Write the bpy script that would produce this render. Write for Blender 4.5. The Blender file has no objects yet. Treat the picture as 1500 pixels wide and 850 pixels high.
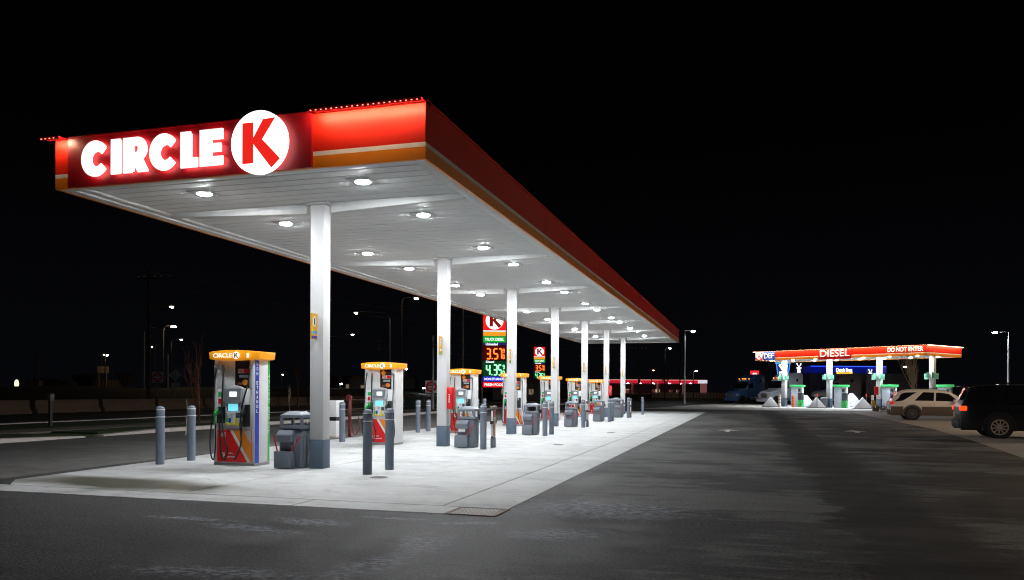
import bpy, bmesh, math, random
from mathutils import Vector, Matrix
R = math.radians
C = bpy.context.scene.collection
sc = bpy.context.scene

# ------------------------------------------------------------------ camera, world, exposure
cam = bpy.data.cameras.new('camera')
camo = bpy.data.objects.new('camera', cam); C.objects.link(camo)
cam.sensor_width = 36; cam.lens = 36*1166.13/1500
cam.shift_y = 0.0985; cam.clip_end = 3000; cam.clip_start = .05
camo.matrix_world = Matrix.Translation((0, 0, 1.49)) @ Matrix.Rotation(R(16.443), 4, 'Z') @ Matrix.Rotation(R(90), 4, 'X') @ Matrix.Rotation(R(.291), 4, 'Z')
sc.camera = camo
w = bpy.data.worlds.new('World'); sc.world = w; w.use_nodes = True
nt = w.node_tree; bg = nt.nodes['Background']
tc = nt.nodes.new('ShaderNodeTexCoord'); sx = nt.nodes.new('ShaderNodeSeparateXYZ'); cr = nt.nodes.new('ShaderNodeValToRGB')
nt.links.new(tc.outputs['Generated'], sx.inputs[0]); nt.links.new(sx.outputs['Z'], cr.inputs[0])
cr.color_ramp.elements[0].color = (.0016, .0018, .0026, 1); cr.color_ramp.elements[0].position = 0
cr.color_ramp.elements[1].color = (.0003, .0003, .0004, 1); cr.color_ramp.elements[1].position = .3
nt.links.new(cr.outputs[0], bg.inputs['Color']); bg.inputs['Strength'].default_value = 1.0
sc.view_settings.view_transform = 'Standard'; sc.view_settings.look = 'None'
sc.view_settings.exposure = .2; sc.view_settings.gamma = 1; sc.view_settings.use_curve_mapping = False
sc.cycles.use_denoising = True; sc.cycles.filter_width = 1.1
sc.cycles.max_bounces = 7; sc.cycles.diffuse_bounces = 4; sc.cycles.glossy_bounces = 3
sc.cycles.sample_clamp_indirect = 4
LED = 660.0          # radiance of the canopy fixtures

# ------------------------------------------------------------------ materials
MATS = {}
def mat(name, col, rough=.5, metal=0, emit=None, es=0, nscale=6, namt=.12, bump=0, bscale=40, coat=0, spec=None, ramp=None):
    if name in MATS: return MATS[name]
    m = bpy.data.materials.new(name); m.use_nodes = True; MATS[name] = m
    t = m.node_tree; b = t.nodes['Principled BSDF']
    b.inputs['Roughness'].default_value = rough; b.inputs['Metallic'].default_value = metal
    if spec is not None: b.inputs['Specular IOR Level'].default_value = spec
    if coat: b.inputs['Coat Weight'].default_value = coat; b.inputs['Coat Roughness'].default_value = .08
    c4 = tuple(col)+(1,)
    if emit is not None:
        b.inputs['Emission Color'].default_value = tuple(emit)+(1,); b.inputs['Emission Strength'].default_value = es
    tcn = t.nodes.new('ShaderNodeTexCoord'); n = t.nodes.new('ShaderNodeTexNoise')
    n.inputs['Scale'].default_value = nscale; n.inputs['Detail'].default_value = 6
    t.links.new(tcn.outputs['Object'], n.inputs['Vector'])
    mx = t.nodes.new('ShaderNodeMix'); mx.data_type = 'RGBA'
    mx.inputs[6].default_value = tuple(x*(1-namt) for x in col)+(1,); mx.inputs[7].default_value = tuple(min(1, x*(1+namt)) for x in col)+(1,)
    t.links.new(n.outputs['Fac'], mx.inputs[0]); t.links.new(mx.outputs[2], b.inputs['Base Color'])
    mr = t.nodes.new('ShaderNodeMapRange'); mr.inputs['To Min'].default_value = max(0, rough-.08); mr.inputs['To Max'].default_value = min(1, rough+.08)
    t.links.new(n.outputs['Fac'], mr.inputs['Value']); t.links.new(mr.outputs[0], b.inputs['Roughness'])
    if bump:
        n2 = t.nodes.new('ShaderNodeTexNoise'); n2.inputs['Scale'].default_value = bscale; n2.inputs['Detail'].default_value = 5
        t.links.new(tcn.outputs['Object'], n2.inputs['Vector'])
        bp = t.nodes.new('ShaderNodeBump'); bp.inputs['Strength'].default_value = bump; bp.inputs['Distance'].default_value = .02
        t.links.new(n2.outputs['Fac'], bp.inputs['Height']); t.links.new(bp.outputs[0], b.inputs['Normal'])
    return m
def glow(name, col, s, base=None):
    return mat(name, base or col, .5, emit=col, es=s, namt=.02)

class G:   # small node-graph helper
    def __init__(s, name):
        s.m = bpy.data.materials.new(name); s.m.use_nodes = True; s.t = s.m.node_tree; s.b = s.t.nodes['Principled BSDF']
        s.tc = s.t.nodes.new('ShaderNodeTexCoord'); MATS[name] = s.m
    def L(s, a, b): s.t.links.new(a, b)
    def noise(s, scale, detail=5, rough=.55, vec=(1, 1, 1), dist=0, off=(0, 0, 0)):
        mp = s.t.nodes.new('ShaderNodeMapping'); mp.inputs['Scale'].default_value = vec; mp.inputs['Location'].default_value = off
        s.L(s.tc.outputs['Object'], mp.inputs[0])
        n = s.t.nodes.new('ShaderNodeTexNoise'); n.inputs['Scale'].default_value = scale; n.inputs['Detail'].default_value = detail
        n.inputs['Roughness'].default_value = rough; n.inputs['Distortion'].default_value = dist
        s.L(mp.outputs[0], n.inputs['Vector']); return n.outputs['Fac']
    def rng(s, v, a, b, c=0, d=1):
        n = s.t.nodes.new('ShaderNodeMapRange'); n.inputs[1].default_value = a; n.inputs[2].default_value = b
        n.inputs[3].default_value = c; n.inputs[4].default_value = d; s.L(v, n.inputs[0]); return n.outputs[0]
    def math(s, op, a, b=None, cl=False):
        n = s.t.nodes.new('ShaderNodeMath'); n.operation = op; n.use_clamp = cl
        for i, v in enumerate((a, b)):
            if v is None: continue
            if isinstance(v, (int, float)): n.inputs[i].default_value = v
            else: s.L(v, n.inputs[i])
        return n.outputs[0]
    def mix(s, f, a, b):
        n = s.t.nodes.new('ShaderNodeMix'); n.data_type = 'RGBA'
        if isinstance(f, (int, float)): n.inputs[0].default_value = f
        else: s.L(f, n.inputs[0])
        for i, v in ((6, a), (7, b)):
            if isinstance(v, tuple): n.inputs[i].default_value = v+(1,)
            else: s.L(v, n.inputs[i])
        return n.outputs[2]
    def bump(s, h, st=.3, d=.01):
        n = s.t.nodes.new('ShaderNodeBump'); n.inputs['Strength'].default_value = st; n.inputs['Distance'].default_value = d
        s.L(h, n.inputs['Height']); s.L(n.outputs[0], s.b.inputs['Normal'])
    def ellipse(s, cx, cy, rx, ry, rot=0, soft=.35, wob=.5, wscale=.9):
        """soft-edged irregular patch mask (1 inside)"""
        mp = s.t.nodes.new('ShaderNodeMapping'); mp.vector_type = 'TEXTURE'
        mp.inputs['Location'].default_value = (cx, cy, 0); mp.inputs['Rotation'].default_value = (0, 0, rot); mp.inputs['Scale'].default_value = (rx, ry, 1)
        s.L(s.tc.outputs['Object'], mp.inputs[0])
        ln = s.t.nodes.new('ShaderNodeVectorMath'); ln.operation = 'LENGTH'; s.L(mp.outputs[0], ln.inputs[0])
        n = s.noise(wscale, 6, .6, off=(cx, cy, 0))
        d = s.math('ADD', ln.outputs['Value'], s.math('MULTIPLY', s.math('SUBTRACT', n, .5), wob*2))
        return s.rng(d, 1+soft/2, 1-soft/2)

def asphalt(name, dark=.030, light=.062, tint=(1, 1, 1), marks=True):
    g = G(name)
    big = g.noise(.22, 5, .6, vec=(1, .55, 1), dist=.8)
    mid = g.noise(.9, 8, .7, vec=(.6, 1.6, 1), dist=.4, off=(3, 7, 0))
    fine = g.noise(28, 4, .85); grit = g.noise(75, 2, .8)
    k = g.rng(g.math('ADD', g.math('MULTIPLY', big, .6), g.math('MULTIPLY', mid, .4)), .45, .57)
    c = g.mix(k, tuple(dark*x for x in tint), tuple(light*x for x in tint))
    c = g.mix(g.rng(fine, .42, .59), g.mix(.7, c, (.004, .004, .004)), g.mix(.75, c, (light*2.8,)*3))
    st = g.rng(grit, .57, .63); c = g.mix(g.math('MULTIPLY', st, .6), c, (.24, .24, .235))
    if marks:   # pale scuffs, darker right side and lane, paler patches
        s1 = None
        for (cx, cy, rx, ry, ro) in ((-4.68, 7.97, .42, .16, -.1), (-5.15, 7.42, .55, .13, -.15), (-6.1, 7.75, .5, .09, 0), (-3.04, 7.2, .22, .42, .15), (-3.06, 6.2, .2, .6, -.2), (-4.1, 5.55, .7, .16, .1), (-2.99, 8.45, .3, .1, .3), (-1.7, 10.1, .9, .7, .3), (-1.9, 8.1, .5, .25, .4), (-3.9, 8.5, .35, .07, 0)):
            e = g.ellipse(cx, cy, rx, ry, ro, 1.0, 1.1, 4.5)
            s1 = e if s1 is None else g.math('MAXIMUM', s1, e)
        br = g.rng(g.noise(9, 6, .75, vec=(1, 2.2, 1)), .47, .55)
        c = g.mix(g.math('MULTIPLY', g.math('MULTIPLY', s1, br), .9), c, (.36, .40, .46))
        sep = g.t.nodes.new('ShaderNodeSeparateXYZ'); g.L(g.tc.outputs['Object'], sep.inputs[0])
        lane = g.math('ADD', sep.outputs['X'], g.math('MULTIPLY', g.math('SUBTRACT', g.noise(.5, 7, .75, vec=(1, 1.6, 1)), .5), 2.2))
        streak = g.noise(1.6, 8, .8, vec=(.35, 2.6, 1), off=(2, 2, 0))
        c = g.mix(g.math('MULTIPLY', g.rng(lane, .8, 1.15), .62), c, (dark*.4,)*3)
        l1 = g.math('MULTIPLY', g.rng(lane, 1.0, 1.25), g.rng(lane, 2.3, 2.0))
        c = g.mix(g.math('MULTIPLY', l1, .6), c, (dark*.4,)*3)
        pt = g.math('ADD', g.math('MULTIPLY', g.noise(.32, 5, .65, vec=(.8, 1.1, 1), off=(9, 2, 0)), .62), g.math('MULTIPLY', streak, .38))
        dust = g.math('MULTIPLY', g.math('MULTIPLY', g.rng(lane, 1.15, .95), g.rng(lane, -3.2, -1.6)), g.rng(pt, .485, .525))
        c = g.mix(g.math('MULTIPLY', dust, .72), c, g.mix(g.rng(fine, .42, .59), (.10, .103, .098), (.25, .255, .24)))
        pt2 = g.math('ADD', g.math('MULTIPLY', g.noise(.36, 5, .65, vec=(.8, 1.1, 1), off=(1, 5, 0)), .6), g.math('MULTIPLY', streak, .4))
        d2 = g.math('MULTIPLY', g.rng(lane, 2.2, 2.5), g.rng(pt2, .49, .53))
        c = g.mix(g.math('MULTIPLY', d2, .72), c, g.mix(g.rng(fine, .42, .59), (.10, .10, .097), (.25, .25, .24)))
    g.L(c, g.b.inputs['Base Color'])
    g.L(g.rng(k, 0, 1, .62, .85), g.b.inputs['Roughness']); g.b.inputs['Specular IOR Level'].default_value = .35
    g.bump(g.math('ADD', fine, g.math('MULTIPLY', grit, .8)), .9, .012)
    return g.m
def concrete(name, a, b, puddle=False, stain=.5):
    g = G(name)
    big = g.noise(.35, 7, .65, dist=.5); mid = g.noise(2.2, 7, .7); fine = g.noise(60, 3, .6)
    c = g.mix(g.rng(g.math('ADD', g.math('MULTIPLY', big, .5), g.math('MULTIPLY', mid, .5)), .38, .62), a, b)
    blot = g.rng(g.noise(.8, 8, .75, dist=1.2, vec=(.6, 1.2, 1), off=(4, 1, 0)), .53, .68)
    c = g.mix(g.math('MULTIPLY', blot, stain), c, tuple(x*.62 for x in a))
    track = g.math('MULTIPLY', g.rng(g.noise(1.0, 5, .6, vec=(.18, 1.5, 1), off=(5, 3, 0)), .52, .66), g.rng(g.noise(6, 5, .7), .35, .65))
    c = g.mix(g.math('MULTIPLY', track, stain*.55), c, tuple(x*.5 for x in a))
    spots = g.rng(g.noise(5.5, 3, .5, off=(8, 8, 0)), .68, .73)
    c = g.mix(g.math('MULTIPLY', spots, .5), c, (.09, .085, .08))
    rough = .72
    if puddle:
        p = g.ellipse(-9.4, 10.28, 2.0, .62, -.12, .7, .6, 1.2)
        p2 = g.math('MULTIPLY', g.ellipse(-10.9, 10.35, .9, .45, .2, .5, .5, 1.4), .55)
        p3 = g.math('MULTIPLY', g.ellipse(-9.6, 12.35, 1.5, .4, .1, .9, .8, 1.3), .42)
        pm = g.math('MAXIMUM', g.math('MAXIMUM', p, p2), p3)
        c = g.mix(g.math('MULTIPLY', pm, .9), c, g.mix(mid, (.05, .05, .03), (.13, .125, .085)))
        g.L(g.rng(g.math('MAXIMUM', p, p2), 0, 1, rough, .33), g.b.inputs['Roughness'])
        g.bump(g.math('MULTIPLY', fine, g.rng(p, 0, 1, 1, .5)), .25, .004)
    else:
        g.b.inputs['Roughness'].default_value = rough; g.bump(fine, .25, .004)
    g.L(c, g.b.inputs['Base Color']); return g.m

WHITE = mat('white_powder_coat', (.86, .87, .88), .38)
COLW = mat('column_paint', (.82, .82, .83), .45, namt=.05, nscale=2)
GREYB = mat('blue_grey_base_paint', (.10, .145, .20), .5)
BOLL = mat('bollard_sleeve_plastic', (.165, .20, .255), .5, nscale=3, namt=.08)
TAPE = mat('reflective_white_tape', (.85, .87, .9), .4)
RED = mat('red_fascia_paint', (.60, .017, .006), .45, spec=.2, nscale=1.5, namt=.06)
DRED = mat('dark_red_panel', (.42, .006, .012), .4, nscale=1.5)
ORANGE = mat('orange_band', (.85, .26, .015), .4)
FWHITE = mat('white_band', (.82, .80, .80), .4)
SIGNRED = mat('printed_red', (.72, .012, .012), .4)
BLACK = mat('black_plastic', (.012, .012, .014), .45)
RUBBER = mat('black_rubber_hose', (.015, .015, .017), .5)
DGREY = mat('dark_grey_plastic', (.055, .065, .08), .5)
TRASHM = mat('grey_bin_plastic', (.17, .195, .235), .5, nscale=4)
LGREY = mat('light_grey_plastic', (.50, .52, .54), .45)
STEEL = mat('brushed_steel', (.55, .56, .58), .3, .8)
GALV = mat('galvanised_steel', (.34, .35, .36), .5, .5)
DPOLE = mat('dark_pole_paint', (.05, .045, .042), .6)
WOODP = mat('weathered_pole_wood', (.06, .045, .035), .9, bump=.4)
BLUE = mat('printed_blue', (.012, .04, .42), .4)
GREEN = mat('printed_green', (.03, .50, .10), .45)
YELLOW = mat('printed_yellow', (.85, .68, .03), .45)
PRWHITE = mat('printed_white', (.85, .85, .85), .45)
LENS = glow('led_lens', (.94, .975, 1), LED)
SIGNW = glow('lit_white_letters', (1, .93, .93), 3.2)
SIGNW1 = glow('lit_white_face', (1, 1, 1), 1.25)
SIGNR1 = glow('lit_red_face', (.9, .012, .012), .95)
SIGNO1 = glow('lit_orange_face', (.95, .33, .02), .9)
SIGNG1 = glow('lit_green_face', (.01, .42, .05), .8)
SIGNB1 = glow('lit_blue_face', (.02, .03, .55), .9)
VAL = mat('lit_yellow_valance', (.9, .36, .012), .4, emit=(1, .33, .01), es=.3, namt=.03)
SCREEN = glow('payment_screen_cyan', (.16, .62, .75), .9)
SCREENW = glow('display_screen_white', (.85, .9, .95), .9)
DIGO = glow('led_digits_amber', (1, .16, .02), 2.2)
DIGG = glow('led_digits_green', (.35, 1, .5), 1.5)
BARK = mat('bare_bark', (.16, .11, .075), .9, bump=.5)
PALEBARK = mat('pale_bare_bark', (.60, .50, .38), .9)
REDBARK = mat('reddish_bare_bark', (.13, .05, .03), .9)
GRASS = mat('dry_grass', (.035, .055, .015), 1, nscale=9, namt=.5, bump=.8)
EARTH = mat('dark_earth', (.030, .021, .013), 1, nscale=.5, namt=.8, bump=1, bscale=3)
BARR = mat('barrier_concrete', (.22, .15, .11), .9, nscale=1.2, namt=.3)
KERB = mat('kerb_concrete', (.66, .60, .57), .85, nscale=2.5, namt=.25)
GLASS = mat('dark_car_glass', (.01, .011, .013), .06, coat=.5)
TYRE = mat('tyre_rubber', (.015, .014, .014), .85)
RIM = mat('alloy_rim', (.5, .47, .42), .3, .85)
TAIL = glow('tail_light_red', (.9, .03, .01), .25)
TAILON = glow('tail_light_lit', (1, .07, .01), 1.1)

# ------------------------------------------------------------------ mesh builder
_txt = {}
def text_geo(s, off=.0):
    k = (s, off)
    if k in _txt: return _txt[k]
    cu = bpy.data.curves.new('t', 'FONT'); cu.body = s; cu.offset = off; cu.align_x = 'CENTER'; cu.resolution_u = 4
    o = bpy.data.objects.new('t', cu); C.objects.link(o)
    bpy.context.view_layer.update()
    me = o.evaluated_get(bpy.context.evaluated_depsgraph_get()).to_mesh()
    v = [(p.co.x, p.co.y) for p in me.vertices]; f = [tuple(p.vertices) for p in me.polygons]
    x0 = min(p[0] for p in v); x1 = max(p[0] for p in v); y0 = min(p[1] for p in v); y1 = max(p[1] for p in v)
    v = [((p[0]-(x0+x1)/2)/(x1-x0), (p[1]-(y0+y1)/2)/(y1-y0)) for p in v]
    bpy.data.objects.remove(o); bpy.data.curves.remove(cu)
    _txt[k] = (v, f); return _txt[k]

class MB:
    def __init__(s): s.v = []; s.f = []
    def add(s, vs, fs):
        b = len(s.v); s.v += [tuple(p) for p in vs]; s.f += [tuple(b+i for i in f) for f in fs]; return s
    def box(s, x0, x1, y0, y1, z0, z1):
        return s.add([(x0, y0, z0), (x1, y0, z0), (x1, y1, z0), (x0, y1, z0), (x0, y0, z1), (x1, y0, z1), (x1, y1, z1), (x0, y1, z1)],
                     [(0, 3, 2, 1), (4, 5, 6, 7), (0, 1, 5, 4), (1, 2, 6, 5), (2, 3, 7, 6), (3, 0, 4, 7)])
    def hexa(s, lo, hi):   # two quads
        return s.add(list(lo)+list(hi), [(0, 3, 2, 1), (4, 5, 6, 7), (0, 1, 5, 4), (1, 2, 6, 5), (2, 3, 7, 6), (3, 0, 4, 7)])
    def tube(s, pts, r, n=8, r1=None, cap=True):
        pts = [Vector(p) for p in pts]; rings = []; m = len(pts)
        for i, p in enumerate(pts):
            d = (pts[min(i+1, m-1)]-pts[max(i-1, 0)]).normalized()
            a = d.cross(Vector((0, 0, 1)) if abs(d.z) < .9 else Vector((1, 0, 0))).normalized(); b = d.cross(a)
            rr = r if r1 is None else r+(r1-r)*i/(m-1)
            rings.append([p+(a*math.cos(2*math.pi*k/n)+b*math.sin(2*math.pi*k/n))*rr for k in range(n)])
        vs = [q for g in rings for q in g]; fs = []
        for i in range(m-1):
            for k in range(n):
                fs.append((i*n+k, i*n+(k+1) % n, (i+1)*n+(k+1) % n, (i+1)*n+k))
        if cap: fs += [tuple(range(n))[::-1], tuple((m-1)*n+k for k in range(n))]
        return s.add(vs, fs)
    def lathe(s, prof, c=(0, 0, 0), n=20, axis='Z'):
        vs = []; fs = []
        for (r, z) in prof:
            for k in range(n):
                a = 2*math.pi*k/n; x, y = r*math.cos(a), r*math.sin(a)
                p = (x, y, z) if axis == 'Z' else ((x, z, y) if axis == 'Y' else (z, x, y))
                vs.append((p[0]+c[0], p[1]+c[1], p[2]+c[2]))
        for i in range(len(prof)-1):
            for k in range(n): fs.append((i*n+k, i*n+(k+1) % n, (i+1)*n+(k+1) % n, (i+1)*n+k))
        fs += [tuple(range(n))[::-1], tuple((len(prof)-1)*n+k for k in range(n))]
        return s.add(vs, fs)
    def prism(s, poly, o, u, v, d):   # poly in (u,v) plane at origin o, extruded by vector d
        o, u, v, d = map(Vector, (o, u, v, d)); n = len(poly)
        a = [o+u*p[0]+v*p[1] for p in poly]
        return s.add(a+[p+d for p in a], [tuple(range(n))[::-1], tuple(range(n, 2*n))]+[(i, (i+1) % n, n+(i+1) % n, n+i) for i in range(n)])
    def holed(s, outer, inner, o, u, v, d):  # ring between two equal-length loops
        o, u, v, d = map(Vector, (o, u, v, d)); n = len(outer)
        A = [o+u*p[0]+v*p[1] for p in outer]; B = [o+u*p[0]+v*p[1] for p in inner]
        vs = A+B+[p+d for p in A]+[p+d for p in B]; fs = []
        for i in range(n):
            j = (i+1) % n
            fs += [(i, n+i, n+j, j), (2*n+i, 2*n+j, 3*n+j, 3*n+i), (i, j, 2*n+j, 2*n+i), (n+i, 3*n+i, 3*n+j, n+j)]
        return s.add(vs, fs)
    def text(s, t, c, u, v, wd, ht, thick=.004, off=.0):
        """u,v: unit right/up; centred on c, extruded towards u x v"""
        c, u, v = Vector(c), Vector(u), Vector(v); nrm = u.cross(v)
        pv, pf = text_geo(t, off); n = len(pv)
        a = [c+u*(p[0]*wd)+v*(p[1]*ht) for p in pv]; b = [p+nrm*thick for p in a]
        fs = [f[::-1] for f in pf]+[tuple(i+n for i in f) for f in pf]
        ed = {}
        for f in pf:
            for i in range(len(f)):
                e = (f[i], f[(i+1) % len(f)]); ed[e] = 1
        for (i, j) in ed:
            if (j, i) not in ed: fs.append((i, j, j+n, i+n))
        return s.add(a+b, fs)
    def xf(s, M):
        s.v = [tuple(M @ Vector(p)) for p in s.v]; return s
    def build(s, name, m, parent=None, bevel=0, smooth=True, seg=2, weld=False):
        me = bpy.data.meshes.new(name); me.from_pydata(s.v, [], s.f)
        bm = bmesh.new(); bm.from_mesh(me)
        if weld: bmesh.ops.remove_doubles(bm, verts=bm.verts, dist=1e-5)
        bmesh.ops.recalc_face_normals(bm, faces=bm.faces)
        if bevel:
            es = [e for e in bm.edges if len(e.link_faces) == 2 and e.calc_face_angle(0) > .5]
            bmesh.ops.bevel(bm, geom=es, offset=bevel, segments=seg, profile=.5, affect='EDGES', clamp_overlap=True)
        big = [f for f in bm.faces if len(f.verts) > 4]
        if big: bmesh.ops.triangulate(bm, faces=big)
        bm.to_mesh(me); bm.free()
        if smooth:
            me.polygons.foreach_set('use_smooth', [True]*len(me.polygons)); me.set_sharp_from_angle(angle=R(38))
        me.materials.append(m)
        o = bpy.data.objects.new(name, me); C.objects.link(o)
        if parent is not None: o.parent = parent
        return o
def tag(o, label, cat, group=None, kind=None):
    o['label'] = label; o['category'] = cat
    if group: o['group'] = group
    if kind: o['kind'] = kind
    return o
def thing(name, label, cat, loc=(0, 0, 0), rz=0, group=None):
    o = bpy.data.objects.new(name, None); C.objects.link(o); o.location = loc; o.rotation_euler = (0, 0, rz)
    o.empty_display_size = .2
    return tag(o, label, cat, group)
def structure(o): o['kind'] = 'structure'; return o
KIDS = {}
def kids(o): return [c for c in bpy.data.objects if c.parent == o]
def copy_tree(o, loc=None, label=None, rz=None, parent=None, _idx=None):
    if _idx is None:
        _idx = {}
        for c in bpy.data.objects:
            if c.parent: _idx.setdefault(c.parent.name, []).append(c)
    c = o.copy(); C.objects.link(c)
    if parent is not None: c.parent = parent
    for ch in _idx.get(o.name, []): copy_tree(ch, parent=c, _idx=_idx)
    if loc is not None: c.location = loc
    if rz is not None: c.rotation_euler = (0, 0, rz)
    if label: c['label'] = label
    return c
F_PX, YAW, Y0 = 1166.13, .287, 573.0
def at(px, d):      # ground position at a distance d along the view, in the direction of photo column px
    l = (px-750)/F_PX*d; s, c = math.sin(YAW), math.cos(YAW)
    return (-s*d+c*l, c*d+s*l)
def zat(py, px, d): return 1.49-(py-(Y0+(px-750)*.0051))/F_PX*d
X, Y, Z = Vector((1, 0, 0)), Vector((0, 1, 0)), Vector((0, 0, 1))
KPOLY = [(-.57, .63), (-.17, .63), (-.17, .14), (.18, .70), (.62, .72), (.15, .07), (.80, -.58), (.49, -.86), (-.17, -.06), (-.17, -.67), (-.57, -.67)]
def disc(r, n=40): return [(r*math.cos(2*math.pi*k/n), r*math.sin(2*math.pi*k/n)) for k in range(n)]
def logo(parent, c, r, u, mdisc, mk, t=.01, z=Z):
    """white disc with the slanted K"""
    u = Vector(u); n = u.cross(z)
    d = MB().prism(disc(r), c, u, z, n*t).build('logo_disc', mdisc, parent)
    MB().prism([(a*r, b*r) for a, b in KPOLY], Vector(c)+n*t, u, z, n*max(.002, t*.4)).build('logo_letter', mk, d, smooth=False)
    return d
print('setup done')

# ------------------------------------------------------------------ SETTING: ground, roads, pads
ASPH = asphalt('asphalt', .015, .043, (.96, 1, 1.05))
ASPH2 = asphalt('worn_asphalt', .030, .060, (1, .97, .93), False)
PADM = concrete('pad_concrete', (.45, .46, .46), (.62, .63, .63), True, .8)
PARKM = concrete('parking_concrete', (.27, .24, .21), (.34, .305, .27), False, .6)
def sheet(name, poly, z, m, thick=.0):
    o = MB(); n = len(poly); o.add([(p[0], p[1], z) for p in poly], [tuple(range(n))])
    return structure(o.build(name, m, smooth=False))
sheet('ground', [(-1500, -300), (1500, -300), (1500, 1800), (-1500, 1800)], -.04, EARTH)
sheet('asphalt_lot', [(-19.35, -30), (60, -30), (60, 130), (-19.35, 130)], 0, ASPH)
# main forecourt pad: slabs with open joints
mb = MB(); g_ = .011
def slab(x0, x1, y0, y1, z=.006):
    mb.box(x0+g_, x1-g_, y0+g_, y1-g_, -.03, z)
xs = [-11.9, -7.78, -3.75]
ys = [9.58]+[10.4+6.42*i+3.2 for i in range(8)]; ys = [9.58, 13.6-3.2+6.42]+[16.82+6.42*i for i in range(1, 7)]+[60.6]
for i in range(2):
    for j in range(len(ys)-1):
        if i == 0 and j == 0:
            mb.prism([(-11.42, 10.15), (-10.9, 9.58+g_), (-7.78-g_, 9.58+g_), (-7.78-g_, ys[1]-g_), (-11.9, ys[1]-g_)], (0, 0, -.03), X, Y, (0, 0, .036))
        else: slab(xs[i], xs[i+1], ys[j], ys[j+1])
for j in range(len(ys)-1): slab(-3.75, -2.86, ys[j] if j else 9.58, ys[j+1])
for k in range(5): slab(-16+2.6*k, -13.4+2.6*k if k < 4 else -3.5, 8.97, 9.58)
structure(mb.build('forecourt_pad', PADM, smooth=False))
# drain inlet in the pad corner
dr = thing('drain_grate', 'rusty round-holed drain grate set in the near corner of the concrete pad', 'drain', (-3.17, 9.27, 0))
fr = MB().holed([(-.33, -.30), (.33, -.30), (.33, .30), (-.33, .30)], [(-.28, -.25), (.28, -.25), (.28, .25), (-.28, .25)], (0, 0, -.01), X, Y, (0, 0, .02)).build('frame', mat('rusty_iron', (.22, .15, .11), .8, nscale=20, namt=.4), dr)
gp = MB().box(-.279, .279, -.249, .249, -.012, .006).build('grate', mat('grate_iron', (.30, .24, .20), .7, nscale=30, namt=.4), dr)
mb = MB()
for i in range(10):
    for k in range(9): mb.prism(disc(.019, 10), (-.245+i*.0545+(k % 2)*.012, -.215+k*.054, .0065), X, Y, (0, 0, .001))
mb.build('holes', BLACK, gp, smooth=False)
MB().box(-.29, .29, -.26, .26, -.035, -.02).build('sump', BLACK, dr)
# small utility lids in the pad
for k, (lx, ly, lb) in enumerate(((-6.0, 12.35, 'small dark round lid in the pad in front of the near right bollards'), (-5.0, 21.5, 'small dark round lid in the pad level with the second column'),
                                  (-4.7, 28.6, 'small dark round lid in the pad level with the third column'))):
    t = thing('manhole_cover', lb, 'manhole cover', (lx, ly, .006), 0, 'manhole covers in the pad')
    MB().lathe([(.16, -.02), (.16, .004), (.145, .006)], n=20).build('ring', mat('lid_ring', (.2, .2, .2), .6), t)
    MB().lathe([(.13, -.02), (.13, .009)], n=20).build('cover', mat('lid_iron', (.07, .065, .06), .6, bump=.3), t)
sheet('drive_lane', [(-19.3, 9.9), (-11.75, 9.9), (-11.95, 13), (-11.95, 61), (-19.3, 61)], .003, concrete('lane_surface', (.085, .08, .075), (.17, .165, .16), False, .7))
# parking apron on the right
sheet('parking_apron', [(3.0, 5.0), (4.8, 12), (6.1, 20.8), (6.75, 27.6), (7.35, 36), (7.45, 49.5), (7.5, 66), (9.5, 68.3), (40, 68.3), (40, 5)], .004, PARKM)
sheet('truck_pad', [(-9, 68.6), (13.5, 68.6), (40, 69.5), (40, 100), (-4, 100), (-6, 88)], .006, concrete('truck_pad_concrete', (.46, .46, .46), (.56, .56, .56), False, .3))
mb = MB(); mb.prism([(-3.2, 66.6), (7.3, 66.2), (7.3, 67.0), (-3.2, 67.6)], (0, 0, .002), X, Y, (0, 0, .003))
structure(mb.build('gutter_strip', mat('gutter_dark', (.02, .02, .02), .7)))
# painted arrow markings
def arrow(x, y, lb):
    m = MB(); m.add([(x-.08, y-.9, .005), (x+.08, y-.9, .005), (x+.08, y+.2, .005), (x-.08, y+.2, .005)], [(0, 1, 2, 3)])
    m.add([(x-.42, y+.1, .0055), (x+.42, y+.1, .0055), (x, y+1.1, .0055)], [(0, 1, 2)])
    o = m.build('painted_arrow', mat('road_paint', (.62, .6, .56), .8, nscale=8, namt=.3)); return tag(o, lb, 'road marking', 'painted lane arrows', 'structure')
arrow(-.69, 31.6, 'white painted lane arrow on the asphalt nearer the lit canopy'); arrow(3.96, 32.7, 'white painted lane arrow on the asphalt nearer the parked cars')
# left: kerb, verge, sidewalk, second kerb, road
def kerb(name, segs, x, wdt, h):
    m = MB()
    for (a, b) in segs:
        y = a
        while y < b-.01:
            e = min(y+3.05, b)
            m.hexa([(x, y+.006, -.03), (x, e-.006, -.03), (x-wdt, e-.006, -.03), (x-wdt, y+.006, -.03)],
                   [(x-.03, y+.006, h if y > a or a < 0 or a > 40 else h*.35), (x-.03, e-.006, h if e < b or b > 100 else h*.35), (x-wdt, e-.006, h if e < b or b > 100 else h*.35), (x-wdt, y+.006, h if y > a or a < 0 or a > 40 else h*.35)])
            y = e
    return structure(m.build(name, KERB, bevel=.012))
kerb('kerb', [(-20, 19.6), (20.3, 130)], -19.3, .42, .13)
mb = MB().box(-21.6, -19.72, -20, 19.3, -.03, .10).box(-21.6, -19.72, 20.5, 130, -.03, .10).box(-21.6, -19.72, 19.3, 20.5, -.03, .05)
g = mb.build('grass_verge', GRASS, smooth=False); g['kind'] = 'stuff'; g['label'] = 'short dark grass strip between kerb and sidewalk'; g['category'] = 'grass'
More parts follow.
